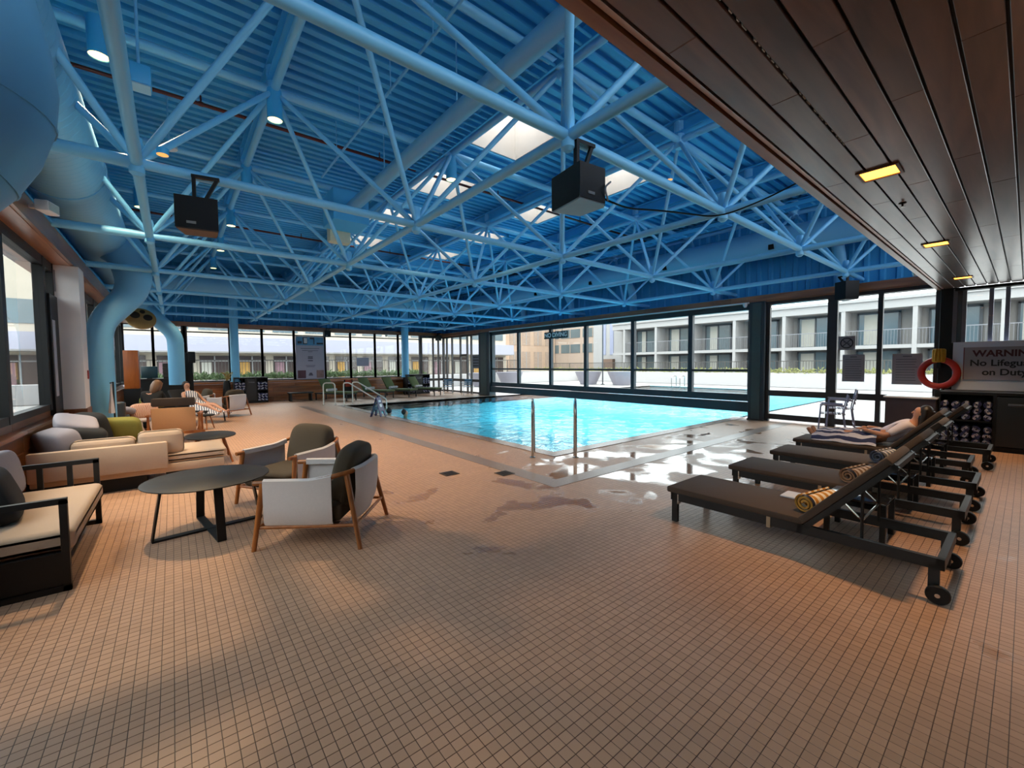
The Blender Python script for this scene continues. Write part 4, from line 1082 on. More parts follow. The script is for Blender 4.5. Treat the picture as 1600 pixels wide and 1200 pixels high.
G().lathe([(0.20, 0), (0.22, 0.02), (0.23, 0.82), (0.21, 0.84), (0.19, 0.80)], 28).build('body', mat('charcoal_metal', '#25282a', 0.4), t)
rows = [[(-0.93 + 0.05 * math.sin(k * 1.9) * (i / 9) - 0.01 * i / 9, 11.02 + 0.020 * k + 0.012 * i * (k - 5) / 9, 1.28 - 0.062 * i) for k in range(11)] for i in range(10)]
o = G().sheet(rows, 0.012).build('hanging_towel', mat('white_towelling', '#b5b1b4', 0.9)); tag(o, 'white towel hanging in folds in front of the blue drop pipe', 'towel')
t = thing('coat_stand', 'slim dark stand holding the white towel by the blue drop pipe', 'stand', (-0.90, 11.12, 0))
G().tube([(0, 0, 0.02), (0, 0, 1.32)], 0.014, 8).build('pole', BLKM, t); G().lathe([(0.14, 0), (0.14, 0.02), (0.02, 0.03)], 18).build('base', BLKM, t); G().tube([(-0.03, -0.12, 1.30), (-0.03, 0.12, 1.30)], 0.012, 8).build('arm', BLKM, t)
o = G().sq((-0.85, 12.85, 0.62), (0.13, 0.20, 0.08), 0.7, 0.8, rotm(0, R(20), R(40))).build('sweater', GREYP); tag(o, 'crumpled grey and black sweater on the dark seat back by the bin', 'clothing')
t = thing('upholstered_bench', 'dark upholstered bench along the left wall under the windows', 'bench', (0, 0, 0))
G().rbox(-1.30, -0.80, 12.75, 15.2, 0.34, 0.46, 0.03).build('seat', BLKP, t)
G().box(-1.28, -0.82, 12.8, 15.15, 0.0, 0.34).build('base', BLACK, t, smooth=False)
G().rbox(-1.36, -1.24, 12.75, 15.2, 0.46, 0.80, 0.03).build('backrest', BLKP, t)
o = G().sq((-0.55, 13.0, 0.56), (0.26, 0.10, 0.19), 0.5, 0.45, rotm(R(-15), 0, R(12))).build('cushion', stripes('dotted_cushion', '#d9b9a0', '#b5563c', 12, 0, warp=6, duty=0.75)); tag(o, 'cream cushion with red dots on the dark bench', 'cushion')
o = G().sq((-0.45, 15.4, 0.62), (0.30, 0.10, 0.16), 0.5, 0.45, rotm(R(-15), 0, R(-5))).build('cushion', GREENP); tag(o, 'green cushion behind the seated woman in black', 'cushion')

# rear left service corner
t = thing('cabinet', 'tall orange-brown wood cabinet standing in the far left corner', 'cabinet', (-0.91, 17.2, 0))
G().rbox(-0.22, 0.12, -0.3, 0.3, 0.95, 2.1, 0.01).build('body', wood('orange_veneer', '#8a4316', '#b4622a', 0.35, (5, 5, 0.6)), t)
G().box(-0.24, 0.14, -0.32, 0.32, 0.0, 0.95).build('base', BLACK, t, smooth=False)
t = thing('bar_counter', 'long black counter below the far left windows', 'counter', (-0.4, 21.0, 0))
G().box(-0.66, 0.72, -0.3, 0.5, 0.0, 1.12).build('body', BLACK, t, smooth=False)
G().box(-0.68, 0.74, -0.33, 0.52, 1.12, 1.16).build('worktop', mat('dark_top', '#1d1a18', 0.3), t, smooth=False)
t = thing('monitor', 'dark teal screen standing on the black counter in the far left corner', 'monitor', (-0.68, 20.95, 1.16))
G().rbox(-0.24, 0.24, -0.03, 0.03, 0.02, 0.46, 0.01).build('screen', mat('dark_teal_screen', '#1c3940', 0.3), t)
G().box(-0.08, 0.08, -0.08, 0.08, 0, 0.02).build('foot', BLACK, t, smooth=False)
t = thing('crate', 'black slatted crate on the counter beside the blue corner pipe', 'crate', (0.05, 20.95, 1.16))
G().rbox(-0.33, 0.30, -0.25, 0.25, 0, 0.58, 0.01).build('body', mat('black_brown', '#191412', 0.5), t)
for k in range(4): G().box(-0.34, 0.31, -0.265, -0.25, 0.06 + k * 0.13, 0.14 + k * 0.13).build('slat', mat('black_brown2', '#251c18', 0.5), t, smooth=False)
t = thing('tall_speaker', 'tall black column beside the far window left of the towel cabinet', 'speaker', (0.52, 21.4, 0))
G().rbox(-0.13, 0.13, -0.12, 0.12, 0, 2.15, 0.01).build('cabinet', BLACK, t)
G().rbox(-0.02, 0.22, -0.16, 0.0, 1.75, 2.2, 0.02).build('head', BLACK, t)

# ------------------------------------------------------------------ towel cabinets
TOWB = stripes('navy_striped_towel', '#bfc2d2', '#38406a', 3.5, 0, warp=1.5)
def towel_roll(g_, c, L_, r, axis='y'):
    pts = []
    g = G(); n = 40; rows = []
    for k in range(n + 1):
        a = 2 * PI * 2.2 * k / n; rr = r * (0.25 + 0.75 * k / n)
        rows.append([(rr * math.cos(a), -L_ / 2, rr * math.sin(a)), (rr * math.cos(a), 0, rr * math.sin(a)), (rr * math.cos(a), L_ / 2, rr * math.sin(a))])
    g.sheet(rows, r * 0.2)
    return g
tw_mesh = towel_roll(None, None, 0.30, 0.055).mesh('towel', TOWB)
def towel_cabinet(label, loc, rz, w, d, h, bays):
    t = thing('towel_cabinet', label, 'cabinet', loc, rz)
    hw = w / 2
    G().box(-hw, hw, -d / 2, d / 2, h - 0.05, h).build('top', BLACK, t, smooth=False)
    G().box(-hw, hw, d / 2 - 0.03, d / 2, 0, h - 0.05).build('back', BLACK, t, smooth=False)
    G().box(-hw, hw, -d / 2 + 0.02, d / 2, 0, 0.08).build('plinth', BLACK, t, smooth=False)
    bw = w / bays
    for k in range(bays + 1):
        x = -hw + k * bw; G().box(max(x - 0.02, -hw), min(x + 0.02, hw), -d / 2, d / 2, 0.08, h - 0.05).build('side_panel', BLACK, t, smooth=False)
    for k in range(bays):
        x = -hw + (k + 0.5) * bw
        if k % 2 == 1:
            dr = G().box(x - bw / 2 + 0.025, x + bw / 2 - 0.025, -d / 2 - 0.015, -d / 2 + 0.01, 0.1, h - 0.07).build('door', mat('black_door', '#161718', 0.35), t, smooth=False)
            G().rbox(x - bw * 0.28, x + bw * 0.28, -d / 2 - 0.035, -d / 2 - 0.014, h * 0.78, h * 0.78 + 0.05, 0.01).build('handle', mat('dull_steel', '#5c5c5e', 0.35, metal=0.8), dr)
        else:
            G().box(x - bw / 2, x + bw / 2, -d / 2 + 0.02, d / 2, h * 0.48, h * 0.48 + 0.03).build('shelf', BLACK, t, smooth=False)
    return t, bw
def fill(t, bw, w, d, h, bays, cols, lab, grp):
    ang = t.rotation_euler[2]; M = t.matrix_basis.copy() if False else Matrix.Translation(t.location) @ Matrix.Rotation(ang, 4, 'Z')
    for k in range(0, bays, 2):
        x0 = -w / 2 + k * bw + 0.075
        for (zb, nr) in ((0.08, 3), (h * 0.48 + 0.03, 3)):
            for r_ in range(nr):
                for c in range(cols):
                    z = zb + 0.062 + r_ * 0.112
                    x = x0 + c * (bw - 0.15) / max(1, cols - 1)
                    o = bpy.data.objects.new('towel', tw_mesh); COL.objects.link(o)
                    o.matrix_world = M @ Matrix.Translation((x, -d / 2 + 0.13, z)) @ Matrix.Rotation(random.uniform(0, 6), 4, 'Y')
                    tag(o, '%s: %s %s shelf, %s layer, number %s along' % (lab, ('first', '', 'last')[k] if bays == 3 else 'only', 'lower' if zb < 0.2 else 'higher', ('bottom', 'middle', 'top')[r_], ('one', 'two', 'three', 'four', 'five')[c]), 'towel', grp)
t, bw = towel_cabinet('black towel cabinet with open shelves below the warning sign', (11.55, 0.0, 0), -PI / 2, 2.05, 0.85, 1.03, 3)
fill(t, bw, 2.05, 0.85, 1.03, 3, 5, 'striped towel roll, warning sign cabinet', 'towels in the cabinet below the sign')
t, bw = towel_cabinet('small black towel cabinet against the far wall left of the poster', (2.62, 21.35, 0), 0, 1.25, 0.55, 1.12, 3)
fill(t, bw, 1.25, 0.55, 1.12, 3, 3, 'striped towel roll, cabinet left of poster', 'towels in the far left cabinet')
t, bw = towel_cabinet('small black towel cabinet in the far right corner behind the green loungers', (10.5, 21.35, 0), 0, 1.35, 0.55, 1.08, 3)
fill(t, bw, 1.35, 0.55, 1.08, 3, 3, 'striped towel roll, far right corner cabinet', 'towels in the far right cabinet')
t = thing('counter_box', 'dark low counter with a pale top between the glass doors and the towel cabinet', 'counter', (12.2, 1.5, 0))
G().box(-0.25, 0.25, -0.35, 0.42, 0, 0.82).build('body', mat('dark_plum_panel', '#3a3036', 0.5), t, smooth=False)
G().box(-0.28, 0.28, -0.38, 0.45, 0.82, 0.85).build('worktop', mat('pale_top', '#d8d4d4', 0.3), t, smooth=False)
t = thing('planter_pot', 'dark vase with dried stems beside the far towel cabinet', 'vase', (1.75, 21.2, 0.0))
G().lathe([(0.12, 0), (0.16, 0.4), (0.12, 0.9), (0.09, 1.0)], 18).build('vase', BLACK, t)
g = G()
for k in range(14): g.tube([(0, 0, 0.95), (random.uniform(-.15, .15), random.uniform(-.1, .1), 1.15), (random.uniform(-.25, .25), random.uniform(-.15, .15), 1.35)], 0.01, 5)
tag(g.build('stems', mat('dry_stem', '#a08a55', 0.8), t), kind='stuff')

# ------------------------------------------------------------------ deck loungers on the right
def make_lounger(label, x, back=48):
    t = thing('deck_lounger', label, 'sun lounger', (x, 0, 0), group='dark framed deck loungers')
    W = 0.70
    def rail(a, b, w=0.04, h=0.075): return G().bar(a, b, w, h)
    for sx in (0.02, W - 0.02):
        rail((sx, 0.30, 0.255), (sx, 2.24, 0.255)).build('side_rail', BLKM, t, smooth=False)
        rail((sx, 2.20, 0.0), (sx, 2.20, 0.25), 0.055, 0.04).build('leg', BLKM, t, smooth=False)
        rail((sx, 0.35, 0.04), (sx, 0.35, 0.25), 0.055, 0.04).build('leg', BLKM, t, smooth=False)
        cx_ = sx + (0.05 if sx > 0.3 else -0.0)
        wl_ = G().lathe([(0.02, -0.022), (0.058, -0.022), (0.062, -0.012), (0.062, 0.012), (0.058, 0.022), (0.02, 0.022)], 22, Matrix.Translation((sx + (0.045 if sx > .3 else -0.045), 0.325, 0.062)) @ rotm(0, R(90))).build('wheel', BLACK, t)
        G().lathe([(0.014, -0.026), (0.014, 0.026)], 12, Matrix.Translation((sx + (0.045 if sx > .3 else -0.045), 0.325, 0.062)) @ rotm(0, R(90))).build('hub', STEEL, wl_)
        G().box(sx - 0.026, sx + 0.026, 1.33, 1.36, 0.20, 0.29).build('strap', mat('tan_strap', '#a08a70', 0.6), t, smooth=False)
        G().box(sx - 0.024, sx + 0.024, 2.155, 2.168, 0.19, 0.285).build('clip', STEEL, t, smooth=False)
    for y in (0.32, 1.12, 2.22): rail((0.0, y, 0.255), (W, y, 0.255)).build('cross_rail', BLKM, t, smooth=False)
    G().rbox(0.0, W, 1.10, 2.29, 0.285, 0.345, 0.018, 2).build('seat_pad', TAUPE, t)
    G().box(0.03, W - 0.03, 1.12, 2.2, 0.265, 0.288).build('sling', BLKM, t, smooth=False)
    c, s_ = math.cos(R(back)), math.sin(R(back))
    hy, hz = 1.10, 0.29; L_ = 0.80
    M = Matrix.Translation((0, hy, hz)) @ Matrix(((1, 0, 0, 0), (0, -c, s_, 0), (0, s_, c, 0), (0, 0, 0, 1)))
    G().rbox(0.0, W, 0.0, L_, 0.0, 0.06, 0.018, 2, M=M).build('back_pad', TAUPE, t)
    g = G()
    for sx in (0.02, W - 0.02): g.bar(M @ Vector((sx, 0, -0.02)), M @ Vector((sx, L_, -0.02)), 0.04, 0.04)
    g.bar(M @ Vector((0, L_ - 0.02, -0.02)), M @ Vector((W, L_ - 0.02, -0.02)), 0.04, 0.04)
    g.build('back_frame', BLKM, t, smooth=False)
    for sx in (0.07, W - 0.07):
        p = M @ Vector((sx, 0.5, -0.03))
        G().tube([p, (sx, 0.74, 0.27)], 0.010, 8).build('prop_arm', BLKM, t)
    p = M @ Vector((0.07, 0.34, -0.04)); q = M @ Vector((W - 0.07, 0.34, -0.04))
    G().tube(smooth_path([p, p + Vector((0, -0.10, -0.10)), q + Vector((0, -0.10, -0.10)), q], 0.03, 4), 0.009, 8).build('prop_bar', STEEL, t)
    return t
LXs = [3.88, 5.27, 6.58, 7.90, 9.20]
labs = ['nearest dark deck lounger on the wet tiles at the right', 'second dark deck lounger from the camera with a rolled tan towel', 'third dark deck lounger from the camera with a grey rolled towel', 'fourth dark deck lounger, carrying the woman under a striped towel', 'fifth dark deck lounger, empty, half hidden behind the reclining woman']
l0 = make_lounger(labs[0], LXs[0])
for x, lb in zip(LXs[1:], labs[1:]): dup(l0, (x, 0.12 if x == LXs[3] else 0, 0), None, lb)
TT = mat('black_glass_top', '#1b1c20', 0.12, var=0.05)
def make_stool(label, x, y):
    t = thing('side_table', label, 'side table', (x, y, 0), group='small black tables between the loungers')
    G().rbox(-0.2, 0.2, -0.22, 0.22, 0.33, 0.36, 0.006).build('tabletop', TT, t)
    for sx in (-1, 1):
        for sy in (-1, 1): G().box(sx * 0.18 - 0.02, sx * 0.18 + 0.02, sy * 0.2 - 0.02, sy * 0.2 + 0.02, 0, 0.33).build('leg', BLKM, t, smooth=False)
        G().box(sx * 0.18 - 0.015, sx * 0.18 + 0.015, -0.18, 0.18, 0.29, 0.33).build('apron', BLKM, t, smooth=False)
    return t
s0 = make_stool('small black square table between the first and second loungers', 4.93, 0.95)
for x, lb in ((6.28, 'small black square table between the second and third loungers'), (7.6, 'small black square table between the third lounger and the reclining woman'), (8.9, 'small black square table beyond the reclining woman by the fifth lounger')):
    dup(s0, (x, 0.95, 0), None, lb)
TGOLD = stripes('gold_striped_towel', '#efe6d6', '#c48a34', 3.6, 1, warp=0.6)
TGREY = stripes('grey_striped_towel', '#d5d2d4', '#5c6274', 3.6, 1, warp=0.6)
TTAN = stripes('tan_striped_towel', '#dccfc4', '#8a6a52', 3.6, 1, warp=0.6)
def big_roll(x, y, m, lab, rz):
    t = thing('rolled_towel', lab, 'towel', (x, y, 0.345), rz, group='rolled towels on the loungers')
    g = towel_roll(None, None, 0.42, 0.075); g.v = [(p[0], p[1], p[2] + 0.078) for p in g.v]
    g.build('towel', m, t)
    G().lathe([(0.070, -0.215), (0.074, -0.19), (0.074, -0.185)], 20, Matrix.Translation((0, 0, 0.078)) @ rotm(R(90)), cap=False).build('edge_band', mat('navy_towel', '#23283c', 0.9), t)
big_roll(4.24, 1.09, TGOLD, 'tan and white striped towel roll on the nearest lounger', R(78))
big_roll(5.56, 1.09, TTAN, 'brown striped towel roll on the second lounger', R(78))
big_roll(6.90, 1.09, TGREY, 'grey striped towel roll on the third lounger', R(78))
o = G().rbox(4.36, 4.57, 1.13, 1.42, 0.346, 0.362, 0.005).build('folded_sheet', mat('white_paper', '#c9cdd6', 0.6)); tag(o, 'folded pale towel lying beside the roll on the nearest lounger', 'towel')
# stacked metal chairs near the doors
BLUEM = mat('pale_blue_steel', '#8d93b4', 0.35, metal=0.3)
def metal_chair(label, loc, rz, m, slatm, grp):
    t = thing('metal_chair', label, 'chair', loc, rz, group=grp)
    for sx in (-1, 1):
        G().tube(smooth_path([(sx * 0.24, -0.24, 0), (sx * 0.23, -0.2, 0.64), (sx * 0.24, 0.2, 0.62)], 0.05, 4), 0.012, 8).build('leg', m, t)
        G().tube(smooth_path([(sx * 0.24, 0.26, 0), (sx * 0.22, 0.2, 0.45), (sx * 0.22, 0.28, 0.86)], 0.08, 4), 0.012, 8).build('leg', m, t)
        G().bar((sx * 0.25, -0.22, 0.655), (sx * 0.25, 0.2, 0.64), 0.04, 0.015).build('armrest', slatm, t, smooth=False)
    for k in range(6): G().box(-0.21, 0.21, -0.2 + k * 0.075, -0.14 + k * 0.075, 0.43, 0.445).build('slat', slatm, t, smooth=False)
    for k in range(4): G().box(-0.2, 0.2, 0.245 + k * 0.012, 0.257 + k * 0.012, 0.54 + k * 0.08, 0.60 + k * 0.08).build('back_slat', slatm, t, smooth=False)
    G().tube([(-0.24, -0.23, 0.1), (0.24, -0.23, 0.1)], 0.01, 8).tube([(-0.235, 0.24, 0.1), (0.235, 0.24, 0.1)], 0.01, 8).build('stretcher', m, t)
    return t
mc = metal_chair('lower pale metal chair of the stack by the bronze glass doors', (11.5, 2.75, 0), R(-165), BLUEM, mat('pale_slat', '#a7a2b4', 0.45), 'stacked metal chairs by the doors')
dup(mc, (11.58, 2.62, 0.12), None, 'upper pale metal chair nested on the stack by the bronze glass doors')
mb = metal_chair('blue metal chair left of the pair before the far corner windows', (11.3, 19.3, 0), R(150), STEEL, mat('blue_chair_seat', '#4a7392', 0.5), 'blue chairs at the far end of the pool')
dup(mb, (12.0, 18.55, 0), R(160), 'blue metal chair right of the pair before the far corner windows')

# ------------------------------------------------------------------ green loungers at the far wall
WSTR = stripes('white_blue_towel', '#e2e0da', '#47506a', 10, 0, warp=0.5)
def green_lounger(label, x, rz):
    t = thing('green_lounger', label, 'sun lounger', (x, 20.2, 0), rz, group='green loungers at the far wall')
    G().rbox(-0.32, 0.32, -1.15, 0.25, 0.34, 0.41, 0.02).build('seat_pad', GREENC, t)
    G().rbox(-0.32, 0.32, 0.0, 0.70, 0.0, 0.07, 0.02, M=Matrix.Translation((0, 0.25, 0.36)) @ rotm(R(58))).build('back_pad', GREENC, t)
    G().box(-0.31, 0.31, -1.12, 0.85, 0.29, 0.34).build('frame', BLKM, t, smooth=False)
    for sx in (-1, 1):
        for y in (-1.05, 0.78): G().box(sx * 0.29 - 0.02, sx * 0.29 + 0.02, y - 0.02, y + 0.02, 0, 0.29).build('leg', BLKM, t, smooth=False)
    for k in range(3): G().lathe([(0.06, -0.09), (0.065, 0.0), (0.06, 0.09)], 14, Matrix.Translation((-0.19 + k * 0.19, 0.12, 0.475)) @ rotm(0, R(90))).build('towel_roll', WSTR, t)
    return t
gl0 = green_lounger('green lounger under the poster window, leftmost of the far row', 5.75, R(28))
for x, lb in ((7.55, 'green lounger behind the stair handrails, second of the far row'), (8.75, 'green lounger left of the blue pipe, third of the far row'), (10.15, 'green lounger beside the corner cabinet, rightmost of the far row')):
    dup(gl0, (x, 20.2, 0), R(28), lb)
t = thing('bench', 'low dark bench left of the green loungers against the far wall', 'bench', (4.5, 20.9, 0))
G().rbox(-0.5, 0.5, -0.25, 0.25, 0.34, 0.40, 0.01).build('seat', BLKM, t)
for x in (-0.42, 0.42): G().box(x - 0.03, x + 0.03, -0.22, 0.22, 0, 0.34).build('leg', BLKM, t, smooth=False)
o = G().rbox(6.55, 6.85, 21.0, 21.06, 0.55, 0.9, 0.02).build('red_towel', mat('red_towel', '#a8432f', 0.8)); tag(o, 'orange-red towel hung on the lounger behind the handrail', 'towel')
tag(G().box(6.5, 6.9, 21.07, 21.1, 0.0, 0.9).build('towel_stand', BLACK, smooth=False), 'thin dark board holding the orange-red towel', 'stand')

# ------------------------------------------------------------------ pool rails and signs
t = thing('pool_ladder', 'pair of curved steel grab rails at the near corner of the pool', 'pool ladder', (0, 0, 0))
for bx, by in ((4.73, 5.29), (5.28, 4.80)):
    d = Vector((0.707, 0.707, 0))
    p = Vector((bx, by, 0))
    pts = [p, p + Vector((0, 0, 0.80)), p + d * 0.10 + Vector((0, 0, 1.0)), p + d * 0.42 + Vector((0, 0, 0.92)), p + d * 0.52 + Vector((0, 0, 0.4)), p + d * 0.62 + Vector((0, 0, -0.5))]
    G().tube(smooth_path(pts, 0.2, 6), 0.021, 12).build('grab_rail', STEEL, t)
    G().lathe([(0.05, 0), (0.05, 0.012), (0.025, 0.02)], 18, Matrix.Translation((bx, by, 0))).build('flange', STEEL, t)
t = thing('grab_rail', 'white inverted-U grab rail at the far corner of the pool', 'handrail', (0, 0, 0))
G().tube(smooth_path([(4.70, 17.9, 0), (4.70, 17.9, 0.9), (5.05, 17.55, 0.9), (5.05, 17.55, 0)], 0.14, 5), 0.024, 10).build('rail', mat('pale_rail', '#e2dacd', 0.3), t)
for x, y in ((4.70, 17.9), (5.05, 17.55)): G().lathe([(0.05, 0), (0.05, 0.015)], 14, Matrix.Translation((x, y, 0))).build('flange', STEEL, t)
for k, (dx, lab) in enumerate(((0.0, 'white stair handrail sloping down into the pool, nearer one'), (0.5, 'white stair handrail sloping down into the pool, farther one'))):
    t = thing('stair_rail', lab, 'handrail', (dx, 0.2 * k, 0), group='pool stair handrails')
    y = 16.0 + dx * 0.55
    G().tube(smooth_path([(5.25, y + 1.1, 0), (5.25, y + 1.1, 0.90), (5.35, y + 0.75, 0.92), (5.75, y - 1.2, 0.32), (5.75, y - 1.2, -0.4)], 0.1, 5), 0.024, 10).build('rail', mat('pale_rail', '#e2dacd', 0.3), t)
t = thing('wet_floor_sign', 'blue folding wet floor sign at the edge of the pool', 'sign', (4.95, 12.75, 0), R(40))
NAVY = mat('navy_plastic', '#171a55', 0.4)
for sg in (-1, 1):
    M = Matrix.Translation((0, sg * 0.0, 0.60)) @ rotm(R(sg * 16))
    p_ = G().prism([(-0.19, -0.62), (-0.09, -0.62), (-0.06, -0.45), (0.06, -0.45), (0.09, -0.62), (0.19, -0.62), (0.13, 0.0), (-0.13, 0.0)], -0.01, 0.01, M @ Matrix(((1, 0, 0, 0), (0, 0, -1, 0), (0, 1, 0, 0), (0, 0, 0, 1)))).build('panel', NAVY, t, smooth=False)
    G().box(-0.06, 0.06, -0.016, 0.016, -0.32, -0.22, M).box(-0.07, 0.07, -0.016, 0.016, -0.16, -0.1, M).build('white_mark', INKW, p_, smooth=False)
G().box(-0.04, 0.04, -0.02, 0.02, 0.60, 0.64).build('handle', NAVY, t, smooth=False)
for k, (x, y, lab) in enumerate(((3.72, 4.78, 'small dark floor drain cover nearest the pool corner'), (3.1, 5.3, 'small square drain cover left of the dark band'), (2.45, 9.4, 'tiny floor drain near the far end of the seating area'))):
    t = thing('floor_drain', lab, 'drain', (x, y, 0.003), group='floor drain covers')
    G().box(-0.11, 0.11, -0.11, 0.11, 0, 0.006).build('plate', mat('drain_metal', '#4e433b', 0.4, metal=0.4), t, smooth=False)
    g = G()
    for q in range(5): g.box(-0.085, 0.085, -0.085 + q * 0.038, -0.07 + q * 0.038, 0.006, 0.009)
    tag(g.build('grate', BLKM, t, smooth=False), kind='stuff')
# ------------------------------------------------------------------ people
def skin_mesh(name, pts, edges, root, m, sub=2):
    names = list(pts)
    me = bpy.data.meshes.new(name); me.from_pydata([pts[k][0] for k in names], [(names.index(a), names.index(b)) for a, b in edges], [])
    o = bpy.data.objects.new(name, me); COL.objects.link(o)
    md = o.modifiers.new('s', 'SKIN'); md.use_smooth_shade = True
    for i, k in enumerate(names):
        r = pts[k][1]; sv = me.skin_vertices[0].data[i]
        sv.radius = r if isinstance(r, tuple) else (r, r)
        sv.use_root = (k == root)
    sb = o.modifiers.new('u', 'SUBSURF'); sb.levels = sub; sb.render_levels = sub
    bpy.context.view_layer.update()
    ev = o.evaluated_get(bpy.context.evaluated_depsgraph_get())
    nm = bpy.data.meshes.new_from_object(ev)
    nm.name = name
    bpy.data.objects.remove(o); bpy.data.meshes.remove(me)
    nm.materials.clear(); nm.materials.append(m)
    nm.polygons.foreach_set('use_smooth', [True] * len(nm.polygons))
    return nm
def join_g(nm, g):
    """append plain geometry to a baked mesh so that the body stays one mesh"""
    bm = bmesh.new(); bm.from_mesh(nm)
    vs = [bm.verts.new(p) for p in g.v]
    for f in g.f:
        try: bm.faces.new([vs[i] for i in f]).smooth = True
        except ValueError: pass
    bm.to_mesh(nm); bm.free(); nm.update()
LIMBS = [('hip', 'belly'), ('belly', 'chest'), ('chest', 'neck'), ('neck', 'head'), ('head', 'crown'),
         ('chest', 'sl'), ('sl', 'el'), ('el', 'wl'), ('wl', 'hl'), ('chest', 'sr'), ('sr', 'er'), ('er', 'wr'), ('wr', 'hr'),
         ('hip', 'pl'), ('pl', 'kl'), ('kl', 'al'), ('al', 'tl'), ('hip', 'pr'), ('pr', 'kr'), ('kr', 'ar'), ('ar', 'tr')]
RAD = dict(hip=.115, belly=.105, chest=.115, neck=.05, head=.088, crown=.07, sl=.058, el=.040, wl=.028, hl=.030, sr=.058, er=.040, wr=.028, hr=.030,
           pl=.085, kl=.058, al=.038, tl=.032, pr=.085, kr=.058, ar=.038, tr=.032)
def person(label, J, facing, hair, hair_len, top_mat, sleeves=True, legs_mat=None):
    """J: joint -> point; facing: unit vector of the face"""
    t = thing('person', label, 'person', (0, 0, 0))
    pts = {k: (Vector(v), RAD[k]) for k, v in J.items()}
    f = Vector(facing).normalized(); up = (Vector(J['crown']) - Vector(J['neck'])).normalized(); sd = f.cross(up).normalized(); f = up.cross(sd).normalized()
    nm = skin_mesh('body', pts, [e for e in LIMBS if e[0] in J and e[1] in J], 'hip', SKIN)
    h = Vector(J['head']); g = G()
    g.tube([h + f * 0.052 + up * 0.02, h + f * 0.072 - up * 0.012, h + f * 0.082 - up * 0.026, h + f * 0.058 - up * 0.034], [.010, .012, .014, .010], 8)
    for s_ in (-1, 1): g.sq(h + sd * s_ * 0.066 - up * 0.01 - f * 0.005, (0.012, 0.02, 0.03), 1, 1, None, 8, 6)
    for w, hd in (('wl', 'hl'), ('wr', 'hr')):
        if w not in J: continue
        a = Vector(J[hd]); d = (a - Vector(J[w])).normalized(); side = d.cross(Vector((0, 0, 1)))
        if side.length < 0.1: side = Vector((1, 0, 0))
        side.normalize(); dn = side.cross(d).normalized()
        if dn.z > 0: dn = -dn
        for k, ln in enumerate((0.062, 0.072, 0.068, 0.052)):
            p = a + side * (k - 1.5) * 0.018 + d * 0.02
            g.tube([p, p + d * ln * 0.5 + dn * 0.006, p + d * ln * 0.85 + dn * 0.028], [.010, .009, .007], 7)
        p = a - side * 0.03
        g.tube([p, p - side * 0.025 + d * 0.02, p - side * 0.022 + d * 0.05 + dn * 0.012], [.012, .010, .008], 7)
    join_g(nm, g)
    inst('body', nm, t)
    g = G()
    for s_ in (-1, 1): g.sq(h + f * 0.060 + sd * s_ * 0.028 + up * 0.012, (0.012, 0.012, 0.008), 1, 1, None, 8, 6)
    g.build('eyes', mat('eye_dark', '#2a1d18', 0.3), t)
    G().tube([h + f * 0.054 - up * 0.052 - sd * 0.025, h + f * 0.062 - up * 0.054, h + f * 0.054 - up * 0.052 + sd * 0.025], [.004, .008, .004], 8).build('mouth', mat('lip', '#8f5046', 0.5), t)
    # hair: a cap set back from the face, with a fall down the back
    M = Matrix((sd, f, up)).transposed().to_4x4()
    g = G(); c = h + up * 0.032 - f * 0.044
    g.sq(c, (0.094, 0.082, 0.096), 1, 1, M, 20, 14)
    if hair_len > 0.12:
        q = [h + up * 0.05 - f * 0.05, h - up * 0.06 - f * 0.075, h - up * hair_len * 0.6 - f * 0.09, h - up * hair_len - f * 0.08]
        g.tube(q, [.09, .10, .085, .03], 14)
        for s_ in (-1, 1): g.tube([h + up * 0.06 + sd * s_ * 0.065 - f * 0.03, h - up * 0.03 + sd * s_ * 0.085 - f * 0.05, h - up * hair_len * 0.75 + sd * s_ * 0.085 - f * 0.055], [.04, .035, .012], 10)
    g.build('hair', hair, t)
    if top_mat:
        pt = {k: (Vector(J[k]), RAD[k] + 0.024) for k in ('hip', 'belly', 'chest')}
        ed = [('hip', 'belly'), ('belly', 'chest')]
        nk = Vector(J['neck']); pt['collar'] = (Vector(J['chest']).lerp(nk, 0.6), 0.085); ed.append(('chest', 'collar'))
        for s_ in 'lr':
            a, b = Vector(J['s' + s_]), Vector(J['e' + s_])
            pt['s' + s_] = (a, 0.072); ed.append(('chest', 's' + s_))
            pt['c' + s_] = (a.lerp(b, 0.95 if sleeves else 0.4), 0.054); ed.append(('s' + s_, 'c' + s_))
        inst('shirt', skin_mesh('shirt', pt, ed, 'hip', top_mat), t)
    if legs_mat:
        pt = {'hip': (Vector(J['hip']), 0.128)}; ed = []
        for s_ in 'lr':
            if 'p' + s_ not in J: continue
            for k, r in (('p', .098), ('k', .072), ('a', .056)): pt[k + s_] = (Vector(J[k + s_]), r)
            ed += [('hip', 'p' + s_), ('p' + s_, 'k' + s_), ('k' + s_, 'a' + s_)]
        inst('trousers', skin_mesh('trousers', pt, ed, 'hip', legs_mat), t)
    return t
PINK = mat('pale_pink_cotton', '#dcd3dc', 0.9, var=0.06)
